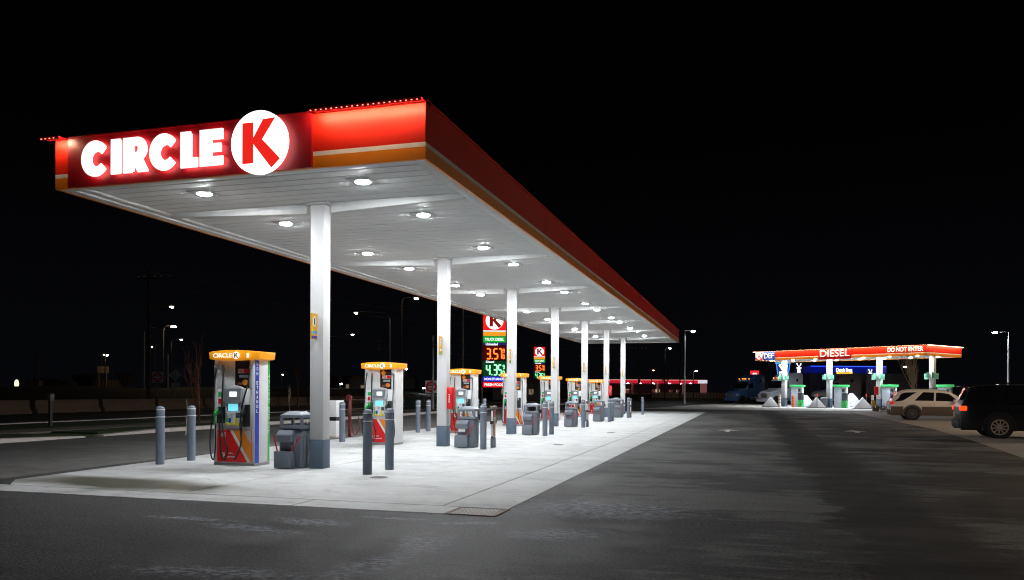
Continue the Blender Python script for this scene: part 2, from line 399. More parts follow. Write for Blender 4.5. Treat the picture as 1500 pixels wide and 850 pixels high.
structure(MB().box(-23.3, -21.6, -20, 130, -.03, .115).build('sidewalk', mat('sidewalk_concrete', (.17, .15, .13), .9, nscale=2, namt=.25), smooth=False))
g = MB().box(-27.5, -23.3, -20, 130, -.03, .09).build('grass_verge', GRASS, smooth=False); g['kind'] = 'stuff'; g['label'] = 'short dark grass strip between sidewalk and road'; g['category'] = 'grass'
kerb('kerb', [(-20, 130)], -27.5, .3, .13)
sheet('road', [(-40, -30), (-27.8, -30), (-27.8, 170), (-40, 170)], -.02, ASPH2)
# embankment and raised land beyond
def terrain(name, m, xs_, f, y0, y1, ny, z0=0):
    vs = []; fs = []; nx = len(xs_)
    for j in range(ny+1):
        yy = y0+(y1-y0)*j/ny
        for i, x in enumerate(xs_): vs.append((x, yy, f(x, yy)))
    for j in range(ny):
        for i in range(nx-1): fs.append((j*nx+i, j*nx+i+1, (j+1)*nx+i+1, (j+1)*nx+i))
    o = MB(); o.add(vs, fs); return structure(o.build(name, m))
random.seed(4)
ph = [(random.uniform(.02, .2), random.uniform(0, 6), random.uniform(.02, .12)) for _ in range(8)]
def hz(x, y):
    t = max(0, min(1, (-43-x)/22)); t = t*t*(3-2*t)
    n = sum(a*math.sin(b+k*x+k*1.7*y) for k, b, a in [(p[0], p[1], p[2]) for p in ph])
    return -.06+1.75*t+n*.6*t
terrain('embankment', EARTH, [-41.5-i*1.5 for i in range(22)]+[-80-25*i for i in range(30)], hz, -30, 700, 150)
# far low land behind the middle of the picture
def hz2(x, y):
    t = max(0, min(1, (y-172)/40)); return -.06+.9*t*t*(3-2*t)+.15*math.sin(x*.11)*t
terrain('far_field', EARTH, [-41.5+12*i for i in range(40)], hz2, 170, 700, 20)
# concrete barriers along the far road
random.seed(7)
yy = 22.0; k = 0
barw = ['pale-stained', 'brown-stained', 'chipped', 'dusty', 'dark-stained']
bl = None
while yy < 92:
    L = 5.2
    t = thing('concrete_barrier', 'brown concrete road barrier beyond the left road, %s counting from the left edge' % (['first', 'second', 'third', 'fourth', 'fifth', 'sixth', 'seventh', 'eighth', 'ninth', 'tenth', 'eleventh', 'twelfth', 'thirteenth', 'fourteenth'][k]), 'barrier', (-41-random.uniform(0, .15), yy+L/2, 0), R(random.uniform(-.8, .8)), 'concrete barriers beside the left road')
    MB().prism([(-.30, 0), (.30, 0), (.30, .12), (.12, .38), (.09, .82), (-.09, .82), (-.12, .38), (-.30, .12)], (0, -L/2+.1, -.02), X, Z, (0, L-.35, 0)).build('block', BARR, t, bevel=.02)
    yy += L; k += 1
print('ground done')

# ------------------------------------------------------------------ MAIN CANOPY
ZS = 4.962; FH = .838; XL, XR, YF, YB = -11.56, -4.62, 11.03, 57.3; CX = -7.78
can = thing('station_canopy', 'long white fuel station canopy on seven columns with lit red front fascia', 'canopy', (CX, 34, 0))
can_children = []
def cp(mb_, name, m, **k):
    o = mb_.build(name, m, None, **k); o.parent = can; o.matrix_parent_inverse = Matrix.Translation((-CX, -34, 0)); can_children.append(o); return o
def fascia_side(p0, p1, nrm, name):
    """vertical band from p0 to p1 (xy) with outward normal nrm"""
    p0, p1, nrm = Vector(p0), Vector(p1), Vector(nrm); L = (p1-p0).length; u = (p1-p0)/L
    n = max(1, round(L/2.45)); a = MB()
    for i in range(n):
        s0, s1 = i*L/n+.004, (i+1)*L/n-.004
        a.prism([(s0, .245), (s1, .245), (s1, FH), (s0, FH)], (p0.x, p0.y, ZS), u, Z, -nrm*.05)
    cp(a, 'fascia', RED, smooth=False)
    cp(MB().prism([(0, .175), (L, .175), (L, .243), (0, .243)], (p0.x, p0.y, ZS), u, Z, -nrm*.05+nrm*.0), 'white_stripe', FWHITE, smooth=False)
    cp(MB().prism([(0, -.012), (L, -.012), (L, .173), (0, .173)], (p0.x, p0.y, ZS), u, Z, -nrm*.05), 'orange_stripe', ORANGE, smooth=False)
    cp(MB().prism([(-.03, FH), (L+.03, FH), (L+.03, FH+.035), (-.03, FH+.035)], (p0.x+nrm.x*.03, p0.y+nrm.y*.03, ZS), u, Z, -nrm*.2), 'cornice', RED, smooth=False)
fascia_side((XL, YF, 0), (XR, YF, 0), (0, -1, 0), 'front')
fascia_side((XR, YF+.052, 0), (XR, YB-.052, 0), (1, 0, 0), 'right')
fascia_side((XL, YF+.052, 0), (XL, YB-.052, 0), (-1, 0, 0), 'left')
fascia_side((XL, YB, 0), (XR, YB, 0), (0, 1, 0), 'back')
# roof deck
cp(MB().box(XL+.06, XR-.06, YF+.06, YB-.06, ZS+.45, ZS+.60), 'roof_deck', GALV, smooth=False)
# ribbed soffit
g = G('soffit_metal'); g.b.inputs['Roughness'].default_value = .6; g.b.inputs['Specular IOR Level'].default_value = .12
c_ = g.mix(g.rng(g.noise(.6, 4), .4, .6), (.86, .89, .90), (.91, .93, .93)); g.L(c_, g.b.inputs['Base Color'])
g.bump(g.noise(1.1, 2, vec=(.35, 1.5, 1)), .5, .025)
SOFF = g.m
a = MB(); yy = YF+.2; prof = []
while yy < YB-.2:
    prof += [(yy, .06), (yy+.27, .06), (yy+.283, .082), (yy+.297, .082)]; yy += .305
vs = []; fs = []
for (yv, zv) in prof: vs += [(XL+.2, yv, ZS+zv), (XR-.2, yv, ZS+zv)]
for i in range(len(prof)-1): fs.append((2*i, 2*i+1, 2*i+3, 2*i+2))
a.add(vs, fs); cp(a, 'soffit', SOFF, smooth=False)
TRIM = mat('soffit_trim_white', (.82, .83, .83), .4)
a = MB(); a.box(XL+.052, XL+.24, YF+.052, YB-.052, ZS-.008, ZS+.10).box(XR-.24, XR-.052, YF+.052, YB-.052, ZS-.008, ZS+.10)
a.box(XL+.242, XR-.242, YF+.052, YF+.21, ZS-.008, ZS+.10).box(XL+.242, XR-.242, YB-.21, YB-.052, ZS-.008, ZS+.10)
cp(a, 'edge_trim', TRIM, bevel=.004)
a = MB(); a.box(XL+.25, XL+.42, YF+.22, YB-.22, ZS+.02, ZS+.059); cp(a, 'gutter', TRIM, bevel=.004)
# columns with bases, tapered beams and number flags
COLY = [13.47+6.42*i for i in range(7)]
for i, cy in enumerate(COLY):
    col_ = cp(MB().box(CX-.14, CX+.14, cy-.13, cy+.13, .55, ZS+.02), 'column', COLW, bevel=.012)
    def sp(mb_, name, m, **k):
        o = mb_.build(name, m, None, **k); o.parent = col_; o.matrix_parent_inverse = Matrix.Identity(4); return o
    sp(MB().box(CX-.148, CX+.148, cy-.138, cy+.138, .004, .552), 'column_base', GREYB, bevel=.012)
    sp(MB().box(CX-.24, CX+.24, cy-.20, cy+.20, ZS+.022, ZS+.05), 'cap_plate', TRIM)
    fl = sp(MB().box(CX-.012, CX+.012, cy-.33, cy-.13, 2.44, 2.92), 'number_flag', mat('flag_yellow', (.85, .42, .02), .45))
    n_ = str(i+1) if i else '1'
    for (u_, xo) in ((Y, CX+.012), (-Y, CX-.012)):
        e = Vector(u_).cross(Z)
        sp(MB().prism([(a_*.75, b_*1.25) for a_, b_ in disc(.078, 24)], (xo, cy-.23, 2.77), u_, Z, e*.002), 'flag_disc', PRWHITE)
        sp(MB().text(n_, (xo+e.x*.0022, cy-.23, 2.77), u_, Z, .035 if n_ == '1' else .05, .12, .002, .02), 'flag_number', BLACK, smooth=False)
        sp(MB().prism([(-.09, 2.455), (.09, 2.455), (.09, 2.50), (-.09, 2.50)], (xo, cy-.23, 0), u_, Z, e*.002), 'flag_stripe', BLUE if i == 0 else GREEN)
        sp(MB().prism([(-.09, 2.54), (.09, 2.54), (.09, 2.59), (-.09, 2.59)], (xo, cy-.23, 0), u_, Z, e*.002), 'flag_stripe', mat('printed_light_blue', (.1, .35, .6), .4) if i == 0 else PRWHITE)
    for sg, x1 in ((1, XR-.25), (-1, XL+.43)):
        xa = CX+sg*.26
        z1 = ZS+.058
        cp(MB().hexa([(xa, cy-.07, ZS-.13), (xa, cy+.07, ZS-.13), (x1, cy+.07, ZS-.02), (x1, cy-.07, ZS-.02)], [(xa, cy-.07, z1), (xa, cy+.07, z1), (x1, cy+.07, z1), (x1, cy-.07, z1)]), 'beam', TRIM, bevel=.004)
# fixtures
for r in range(14):
    fy = (12.17 if r % 2 == 0 else 14.80)+6.42*(r//2)
    for fx in (-9.38, -6.24):
        f = cp(MB().prism([(.27, 0), (.19, .19), (0, .27), (-.19, .19), (-.27, 0), (-.19, -.19), (0, -.27), (.19, -.19)] if False else [(-.22, -.22), (.22, -.22), (.22, .22), (-.22, .22)], (fx, fy, ZS+.047), X, Y, (0, 0, .011)), 'light_fixture', mat('fixture_plate', (.62, .63, .64), .45), bevel=.008)
        l = MB().lathe([(.108, ZS+.030), (.116, ZS+.034), (.116, ZS+.046)], (fx, fy, 0), n=20).build('lens', LENS, None); l.parent = f
        h = MB().holed([(x*1.0, y) for x, y in disc(.15, 20)], disc(.12, 20), (fx, fy, ZS+.040), X, Y, (0, 0, .006)).build('lens_ring', LGREY, None); h.parent = f
# sign panel, letters, logo
cp(MB().box(-11.24, -8.9, YF-.05, YF-.002, ZS-.012, ZS+FH-.01).box(-8.894, -6.51, YF-.05, YF-.002, ZS-.012, ZS+FH-.01), 'sign_panel', DRED, smooth=False)
cp(MB().box(-11.25, -6.5, YF-.07, YF-.0, ZS+FH-.008, ZS+FH+.012), 'panel_trim', DRED, smooth=False)
def arc(cx, cy, rx, ry, a0, a1, n):
    return [(cx+rx*math.cos(R(a0+(a1-a0)*i/n)), cy+ry*math.sin(R(a0+(a1-a0)*i/n))) for i in range(n+1)]
def letter(ch):
    """heavy geometric capitals in a 1 x 1 cell"""
    if ch == 'C':
        return [arc(.5, .5, .5, .52, 38, 322, 30)+arc(.54, .5, .23, .235, 320, 40, 18)]
    if ch == 'I': return [[(0, 0), (1, 0), (1, 1), (0, 1)]]
    if ch == 'L': return [[(0, 0), (1, 0), (1, .27), (.6, .27), (.6, 1), (0, 1)]]
    if ch == 'E': return [[(0, 0), (1, 0), (1, .25), (.46, .25), (.46, .38), (.92, .38), (.92, .61), (.46, .61), (.46, .75), (1, .75), (1, 1), (0, 1)]]
    if ch == 'R':
        return [[(0, 0), (.37, 0), (.37, .30), (.42, .30), (.60, 0), (1.02, 0), (.76, .37)]+arc(.55, .66, .40, .34, -50, 90, 12)+[(0, 1)], ]
SIGNW1L = glow('lit_letter_face', (1, .95, .95), 1.03); HALO = glow('letter_halo_light', (1, .4, .4), 3.2)
for ch, x0, wd in (('C', -10.86, .565), ('I', -10.245, .19), ('R', -9.995, .485), ('C', -9.47, .565), ('L', -8.86, .32), ('E', -8.49, .43)):
    for poly in letter(ch):
        if ch == 'R':   # counter cut: bridge into the bowl
            poly = [(0, 0), (.36, 0), (.36, .31), (.40, .31), (.60, 0), (1.02, 0), (.76, .37)]+arc(.60, .675, .36, .325, -45, 90, 14)+[(.36, 1), (.36, .79)]+arc(.50, .675, .115, .115, 90, -90, 8)+[(.36, .56), (.358, .7905), (.358, 1), (0, 1)]
        cp(MB().prism([(p[0]*wd, p[1]*.585) for p in poly], (x0, YF-.115, 5.085), X, Z, (0, -.03, 0)), 'sign_letter', SIGNW1L, smooth=False)
        qx, qy = sum(p[0] for p in poly)/len(poly), sum(p[1] for p in poly)/len(poly)
        hb = MB().prism([((qx+(p[0]-qx)*.88)*wd, (qy+(p[1]-qy)*.92)*.585) for p in poly], (x0, YF-.085, 5.085), X, Z, (0, -.028, 0)).build('halo_light', HALO, None, smooth=False); hb.parent = can_children[-1]
d = cp(MB().prism(disc(.495, 56), (-7.365, YF-.10, 5.372), X, Z, (0, -.10, 0)), 'logo_disc', glow('lit_logo_disc', (1, .97, .97), 1.6), bevel=.006)
k_ = MB().prism([(a_*.495, b_*.495) for a_, b_ in KPOLY], (-7.365, YF-.2015, 5.372), X, Z, (0, -.004, 0)).build('logo_letter', glow('lit_logo_red', (.78, .018, .012), .95), None, smooth=False); k_.parent = d
# LED strip under the cornice of the front fascia
BEAD = glow('led_bead', (1, .22, .16), 3.4)
for (a0, a1) in ((-6.46, -4.6), (-11.66, -11.26)):
    o = cp(MB().box(a0, a1, YF-.217, YF-.031, ZS+FH-.012, ZS+FH-.002), 'light_shelf', DRED, smooth=False)
    lp_ = MB().box(a0, a1, YF-.230, YF-.218, ZS+FH-.055, ZS+FH-.002).build('shelf_lip', DRED, None, smooth=False); lp_.parent = o
    wl = MB().box(a0+.01, a1-.01, YF-.216, YF-.210, ZS+FH-.036, ZS+FH-.013).build('wash_lamp', glow('wash_lamp', (1, .78, .5), 150), None, smooth=False); wl.parent = o
    x = a0+.04; b0_ = None
    while x < a1-.02:
        if b0_ is None: b0_ = MB().box(-.009, .009, -.006, .006, -.010, .0).build('led_bead', BEAD, None, smooth=False); q = b0_
        else: q = b0_.copy(); C.objects.link(q)
        q.location = (x, YF-.236, ZS+FH-.033); q.parent = o; x += .088
print('canopy done')

# ------------------------------------------------------------------ FUEL DISPENSERS
def nozzle(name, loc, m, parent, s=1):
    x, y, z = loc; a = MB()
    a.hexa([(x-.025, y-.10, z-.05), (x+.025, y-.10, z-.05), (x+.025, y+.02, z-.02), (x-.025, y+.02, z-.02)], [(x-.025, y-.11, z+.0), (x+.025, y-.11, z+.0), (x+.025, y+.0, z+.09), (x-.025, y+.0, z+.09)])
    a.tube([(x, y-.05, z-.03), (x, y-.09, z-.12), (x, y-.075, z-.20)], .017)
    o = a.build(name, m, parent, bevel=.006)
    MB().tube([(x, y-.02, z+.06), (x, y+.0, z+.12), (x, y+.02, z+.15)], .011).build('spout', STEEL, o)
    MB().tube([(x, y-.10, z+.0), (x, y-.13, z-.06), (x, y-.10, z-.15)], .006, 6).build('trigger_guard', BLACK, o)
    return o
def curve_pts(ctrl, n=8):
    out = []; P = [Vector(p) for p in ctrl]; P = [P[0]]+P+[P[-1]]
    for i in range(1, len(P)-2):
        for k in range(n):
            t = k/n; a, b, c, d_ = P[i-1], P[i], P[i+1], P[i+2]
            out.append(.5*((2*b)+(c-a)*t+(2*a-5*b+4*c-d_)*t*t+(3*b-a-3*c+d_)*t**3))
    out.append(P[-2]); return out
def pump(num, y, label, first):
    t = thing('fuel_dispenser', label, 'fuel pump', (-9.58, y, .008), 0, 'fuel dispensers under the main canopy')
    P = lambda mb_, n, m, **k: mb_.build(n, m, t, **k)
    P(MB().box(-.46, .46, -.26, .26, 0, .05), 'plinth', GALV, bevel=.005)
    P(MB().box(-.40, .40, -.235, .235, .05, .70), 'lower_cabinet', WHITE, bevel=.006)
    P(MB().box(-.40, .40, -.23, .23, .70, 1.50), 'upper_cabinet', WHITE, bevel=.006)
    for s in (-1, 1):
        sp_ = P(MB().box(s*.43-.03, s*.43+.03, -.25, .25, .05, 2.07), 'side_panel', WHITE, bevel=.008)
        if first and s == 1:
            MB().box(.461, .464, -.245, -.115, .055, 2.05).build('blue_stripe', BLUE, sp_, smooth=False)
            for i, ch in enumerate('NON ETHANOL'):
                if ch != ' ': MB().text(ch, (.4642, -.18, 1.975-i*.091), Y, Z, .055 if ch != 'O' else .062, .066, .002, .025).build('stripe_letter', PRWHITE, sp_, smooth=False)
            MB().box(.461, .464, .185, .245, .055, 2.05).build('green_stripe', GREEN, sp_, smooth=False)
            MB().text('TRUCK DIESEL', (.4642, .215, 1.2), -Z, Y, 1.2, .04, .001, .01).build('stripe_letter', PRWHITE, sp_, smooth=False)
    for f in (-1, 1):    # front face towards -Y, rear face towards +Y
        M = Matrix.Identity(4) if f == -1 else Matrix.Rotation(math.pi, 4, 'Z')
        Q = lambda mb_, n, m, par=t, **k: mb_.xf(M).build(n, m, par, **k)
        lp = Q(MB().box(-.385, .385, -.25, -.236, .07, .69), 'lower_panel', SIGNRED)
        Q(MB().prism([(-.10, .688), (-.03, .688), (.365, .072), (.295, .072)], (0, -.2505, 0), X, Z, (0, -.002, 0)), 'white_stripe', PRWHITE, lp, smooth=False)
        Q(MB().prism([(-.028, .688), (.20, .688), (.383, .40), (.383, .072), (.367, .072)], (0, -.2505, 0), X, Z, (0, -.002, 0)), 'orange_stripe', ORANGE, lp, smooth=False)
        Q(MB().prism([(.205, .688), (.383, .688), (.383, .41)], (0, -.2505, 0), X, Z, (0, -.002, 0)), 'grey_corner', LGREY, lp, smooth=False)
        # pillar covers, header advert
        Q(MB().hexa([(-.395, -.24, 1.505), (-.03, -.20, 1.505), (-.03, .0, 1.505), (-.395, .0, 1.505)], [(-.395, -.24, 2.06), (-.03, -.20, 2.06), (-.03, .0, 2.06), (-.395, .0, 2.06)]), 'pillar_cover', WHITE, bevel=.006)
        Q(MB().box(.33, .395, -.24, .0, 1.505, 2.06), 'pillar_cover', WHITE, bevel=.006)
        ad = Q(MB().box(-.026, .326, -.19, -.165, 1.51, 2.06), 'advert_panel', BLACK)
        if f == -1:
            Q(MB().box(.04, .30, -.195, -.19, 1.80, 1.885), 'advert_banner', PRWHITE, ad, smooth=False)
            Q(MB().text('FREE', (.105, -.1952, 1.842), X, Z, .11, .055, .002, .02), 'advert_text', SIGNRED, ad, smooth=False)
            Q(MB().box(.175, .30, -.198, -.1952, 1.805, 1.88), 'advert_block', SIGNRED, ad, smooth=False)
            Q(MB().box(.07, .27, -.195, -.19, 1.715, 1.765), 'advert_banner', LGREY, ad, smooth=False)
            Q(MB().prism([(a_*1.3, b_) for a_, b_ in disc(.055, 16)], (.20, -.19, 1.62), X, Z, (0, -.006, 0)), 'advert_picture', mat('advert_orange', (.75, .25, .03), .5), ad, smooth=False)
            Q(MB().box(.03, .12, -.195, -.19, 1.57, 1.63), 'advert_picture', mat('advert_brown', (.25, .07, .03), .5), ad, smooth=False)
            if num > 1: Q(MB().prism([(-.08, 0), (0, .09), (.08, 0), (0, -.09)], (.07, -.19, 1.95), X, Z, (0, -.006, 0)), 'advert_diamond', ORANGE, ad, smooth=False)
        # card and display head
        hd = Q(MB().prism([(-.21, 1.22), (.21, 1.22), (.235, 1.47)]+arc(0, 1.47, .235, .09, 0, 180, 12)[1:-1]+[(-.235, 1.47)], (0, -.30, 0), X, Z, (0, .07, 0)), 'display_head', LGREY, bevel=.008)
        Q(MB().prism([(-.20, 1.27), (.16, 1.27), (.19, 1.50), (-.21, 1.50)], (0, -.3015, 0), X, Z, (0, -.006, 0)), 'display_bezel', mat('bezel_grey', (.22, .23, .25), .4), hd)
        Q(MB().box(-.07, .09, -.312, -.3077, 1.34, 1.44), 'display_screen', SCREENW, hd, smooth=False)
        md = Q(MB().box(-.185, .145, -.275, -.2305, .77, 1.215), 'card_reader_panel', WHITE, bevel=.006)
        Q(MB().box(-.12, .10, -.2795, -.2755, 1.06, 1.20), 'payment_screen', SCREEN, md, smooth=False)
        a = MB()
        for i in range(4): a.box(-.15, -.13, -.281, -.2755, 1.07+i*.035, 1.09+i*.035).box(.115, .135, -.281, -.2755, 1.07+i*.035, 1.09+i*.035)
        Q(a, 'screen_buttons', DGREY, md, smooth=False)
        Q(MB().prism([(-.07, 1.03), (.03, 1.03), (-.02, .95)], (0, -.2755, 0), X, Z, (0, -.02, 0)), 'card_slot', LGREY, md)
        Q(MB().box(.05, .14, -.285, -.2755, .93, 1.03), 'keypad', DGREY, md, bevel=.004)
        Q(MB().box(-.175, -.135, -.283, -.2755, .95, 1.03), 'receipt_slot', STEEL, md, bevel=.003)
        for i, (xx, cm) in enumerate(((-.165, GREEN), (-.105, BLUE), (-.02, PRWHITE), (.035, YELLOW), (.09, PRWHITE))):
            g1 = Q(MB().box(xx, xx+.05, -.283, -.2755, .84, .925), 'grade_label', cm, md, smooth=False)
            Q(MB().box(xx, xx+.05, -.289, -.2755, .785, .832), 'grade_button', YELLOW, md, bevel=.003)
        # left: nozzle boots
        bt = Q(MB().box(-.39, -.21, -.262, -.231, .82, 1.14), 'nozzle_boot', BLACK, bevel=.01)
        Q(MB().box(-.385, -.215, -.236, -.2305, 1.16, 1.45), 'notice_sticker', PRWHITE, smooth=False)
        Q(MB().box(-.375, -.225, -.2385, -.2362, 1.34, 1.43), 'notice_sticker', GREEN, smooth=False)
        Q(MB().box(-.375, -.30, -.2385, -.2362, 1.2, 1.3), 'notice_sticker', SIGNRED, smooth=False)
        if num > 1: Q(MB().box(-.385, -.22, -.266, -.2625, .96, 1.13), 'boot_plate', GREEN, bt, smooth=False)
        bt2 = Q(MB().box(.19, .35, -.27, -.231, .76, 1.19), 'nozzle_boot', BLACK, bevel=.01)
        nozzle('nozzle', (-.345, -.29, 1.02), GREEN, t, 1) if f == -1 else None
        if f == -1:
            nozzle('nozzle', (-.25, -.29, 1.00), BLACK, t); nozzle('nozzle', (.25, -.30, 1.04), BLACK, t)
            P(MB().tube(curve_pts([(-.40, -.27, 1.93), (-.415, -.30, 1.6), (-.43, -.34, 1.0), (-.47, -.36, .5), (-.43, -.38, .2), (-.37, -.38, .12), (-.34, -.37, .35), (-.345, -.36, .82)]), .014), 'hose', RUBBER)
            P(MB().tube(curve_pts([(-.24, -.25, 1.95), (-.23, -.30, 1.6), (-.22, -.34, 1.0), (-.14, -.38, .6), (-.05, -.39, .3), (-.12, -.39, .12), (-.21, -.38, .3), (-.25, -.36, .80)]), .016), 'hose', RUBBER)
            if num == 1:
                P(MB().tube(curve_pts([(.36, -.27, 1.93), (.34, -.30, 1.6), (.24, -.33, 1.2), (.20, -.35, .8), (.24, -.36, .45), (.14, -.37, .22), (.10, -.37, .12), (.22, -.36, .4), (.25, -.36, .84)]), .014), 'hose', RUBBER)
            else:
                P(MB().tube(curve_pts([(.42, -.27, 1.93), (.43, -.32, 1.6), (.45, -.40, 1.0), (.52, -.44, .45), (.50, -.44, .2), (.40, -.42, .1), (.30, -.38, .3), (.25, -.36, .84)]), .014), 'hose', RUBBER)
            for xx in (-.40, -.24, .37): P(MB().box(xx-.02, xx+.02, -.285, -.24, 1.88, 1.96), 'hose_clamp', GALV, bevel=.004)
            em = Q(MB().holed(disc(.055, 24), disc(.042, 24), (-.24, -.2505, .60), X, Z, (0, -.003, 0)), 'emblem_ring', PRWHITE, lp)
            Q(MB().prism([(a_*.05, b_*.05) for a_, b_ in KPOLY], (-.24, -.2505, .60), X, Z, (0, -.003, 0)), 'emblem_letter', PRWHITE, lp, smooth=False)
            Q(MB().text('Quality', (-.10, -.2505, .235), X, Z, .15, .042, .002, .02), 'slogan', PRWHITE, lp, smooth=False)
            Q(MB().text('Guaranteed', (-.065, -.2505, .175), X, Z, .235, .042, .002, .02), 'slogan', PRWHITE, lp, smooth=False)
            Q(MB().prism([(-.04, .04), (.04, .04), (.03, -.02), (0, -.05), (-.03, -.02)], (-.25, -.2505, .205), X, Z, (0, -.002, 0)), 'shield', PRWHITE, lp, smooth=False)
            Q(MB().prism([(-.025, .0), (-.005, -.02), (.028, .022), (.02, .03), (-.005, 0), (-.018, .01)], (-.25, -.253, .21), X, Z, (0, -.002, 0)), 'shield_tick', SIGNRED, lp, smooth=False)
    # valance
    front = [(-.575+1.15*i/14, -.27-.09*math.sin(math.pi*i/14)) for i in range(15)]
    back = [(-x_, -y_) for x_, y_ in front]
    loop = front+back
    n = len(loop)
    lo = [(x_*.985, y_*.97, 2.075-.03*(1-(x_/.575)**2)) for x_, y_ in loop]; hi = [(x_, y_, 2.215+.03*(1-(x_/.575)**2)) for x_, y_ in loop]
    a = MB(); a.add(lo+hi, [tuple(range(n))[::-1], tuple(range(n, 2*n))]+[(i, (i+1) % n, n+(i+1) % n, n+i) for i in range(n)])
    va = a.build('valance', VAL, t, bevel=.01)
    SG = glow('valance_white', (1, .95, .85), .72)
    yf = -.366
    MB().text('CIRCLE', (-.19, yf, 2.142), X, Z, .42, .085, .008, .004).build('valance_text', SG, va, smooth=False)
    logo(va, (.12, yf, 2.142), .072, X, SG, mat('valance_letter_grey', (.35, .27, .2), .5), .012)
    MB().text(str(num), (.36, yf+.03, 2.142), X, Z, .04 if num == 1 else (.06 if num < 10 else .12), .085, .012, .015).build('valance_number', SG, va, smooth=False)
    return t
ORD = ['nearest', 'second', 'third', 'fourth', 'fifth', 'sixth', 'farthest']
for i in range(7):
    lab = 'nearest fuel dispenser, number 1, with blue non ethanol stripe down its white side' if i == 0 else '%s fuel dispenser from the front with yellow-orange valance, left of the %s canopy column' % (ORD[i], ORD[i])
    pump(2*i+1, 13.6+6.42*i, lab, i == 0)
print('pumps done')

# ------------------------------------------------------------------ BOLLARDS
def bollard(loc, label):
    t = thing('bollard', label, 'bollard', loc, 0, 'grey bollards at the pump islands')
    MB().lathe([(.083, 0), (.083, 1.06), (.081, 1.10), (.07, 1.128), (.045, 1.143), (.012, 1.148)], n=28).build('sleeve', BOLL, t)
    for z in (.93, 1.07): MB().lathe([(.0845, z), (.0855, z+.004), (.0855, z+.013), (.0845, z+.017)], n=28).build('tape_band', TAPE, t)
    return t
BO = bollard((-11.1, 13.1, .006), 'grey bollard left of the nearest dispenser, leftmost of the whole row')
def bcopy(x, y, lb): copy_tree(BO, (x, y, .006), lb)
bcopy(-11.1, 14.02, 'grey bollard just left of the nearest dispenser, right one of that pair')
bcopy(-6.4, 12.72, 'dark-faced grey bollard nearest the camera, left one in front of the second dispenser')
bcopy(-6.4, 13.62, 'grey bollard in front of the second dispenser, right of the nearest bollard')
for i in range(1, 7):
    bcopy(-11.1, 13.1+6.42*i, 'grey bollard at the far left end of the %s island, nearer of the pair' % ORD[i])
    bcopy(-11.1, 14.05+6.42*i, 'grey bollard at the far left end of the %s island, farther of the pair' % ORD[i])
    bcopy(-6.4, 12.72+6.42*i, 'grey bollard at the right end of the %s island, beside its bin' % ORD[i])
    if i in (2, 4): bcopy(-6.4, 13.65+6.42*i, 'grey bollard at the right end of the %s island, farther one of the pair' % ORD[i])

# ------------------------------------------------------------------ BINS with windscreen service buckets
def bin_(loc, label, paper=False):
    t = thing('waste_bin', label, 'trash bin', loc, 0, 'grey waste bins with squeegee buckets')
    P = lambda mb_, n, m, **k: mb_.build(n, m, t, **k)
    b = MB().box(-.215, .225, -.16, .225, .0, .74); P(b, 'body', TRASHM, bevel=.035, seg=4)
    a = MB()
    for s in (-.08, .04, .16): a.box(.224, .236, s-.03, s+.03, .10, .62)
    P(a, 'body_ribs', TRASHM, bevel=.005)
    P(MB().box(-.235, .245, -.18, .245, .742, .80).box(-.235, .245, -.18, .245, .95, 1.0)
      .box(-.235, -.18, -.18, -.13, .80, .95).box(.19, .245, -.18, -.13, .80, .95).box(-.235, -.18, .195, .245, .80, .95).box(.19, .245, .195, .245, .80, .95), 'hood_frame', TRASHM, bevel=.004)
    P(MB().hexa([(-.245, -.19, 1.0), (.255, -.19, 1.0), (.255, .255, 1.0), (-.245, .255, 1.0)], [(-.12, -.08, 1.075), (.13, -.08, 1.075), (.13, .15, 1.075), (-.12, .15, 1.075)]), 'lid', mat('bin_lid', (.22, .25, .29), .45), bevel=.02, seg=3)
    P(MB().box(-.225, .09, -.21, -.162, .0, .72), 'service_back', TRASHM, bevel=.006)
    P(MB().hexa([(-.235, -.31, .50), (.10, -.31, .50), (.10, -.212, .50), (-.235, -.212, .50)], [(-.235, -.34, .64), (.10, -.34, .64), (.10, -.212, .735), (-.235, -.212, .735)]), 'towel_dispenser', TRASHM, bevel=.03, seg=4)
    if paper: P(MB().hexa([(-.16, -.30, .42), (.02, -.30, .42), (.02, -.295, .42), (-.16, -.295, .42)], [(-.16, -.28, .499), (.02, -.28, .499), (.02, -.275, .499), (-.16, -.275, .499)]), 'paper_towel', PRWHITE, smooth=False)
    bk = MB(); bk.holed([(-.245, -.37), (.10, -.37), (.10, -.212), (-.245, -.212)], [(-.225, -.35), (.08, -.35), (.08, -.23), (-.225, -.23)], (0, 0, .02), X, Y, (0, 0, .31)); bk.box(-.224, .079, -.349, -.231, .03, .2)
    P(bk, 'bucket', TRASHM, bevel=.02, seg=3)
    for (x0, x1) in ((.03, .24), (-.20, -.33)):
        sq = P(MB().tube([(x0, -.29, .26), (x1, -.24, .62)], .013), 'squeegee', mat('red_handle', (.55, .02, .02), .4))
        MB().tube([(x0, -.29, .24), (x0, -.29, .30)], .02).build('squeegee_head', BLACK, sq)
    P(MB().box(.2265, .2275, .02, .10, .66, .70), 'latch', BLACK, smooth=False)
    P(MB().box(.2465, .2485, -.02, .02, .84, .90).prism(disc(.014, 12), (.2465, 0, .92), Y, Z, (.002, 0, 0)), 'pictogram', PRWHITE, smooth=False)
    P(MB().box(.2465, .29, .10, .20, .72, .86), 'glove_box', BLACK, bevel=.01)
    return t
B1 = bin_((-8.26, 13.42, .006), 'grey waste bin with red squeegees between the nearest dispenser and nearest column')
B2 = bin_((-7.0, 13.25+6.42, .006), 'grey waste bin with hanging paper towel right of the second column', True)
for i in (2, 3, 4, 5): copy_tree(B1, (-7.0, 13.25+6.42*i, .006), 'grey waste bin with red squeegees right of the %s column from the front' % (ORD[i]))
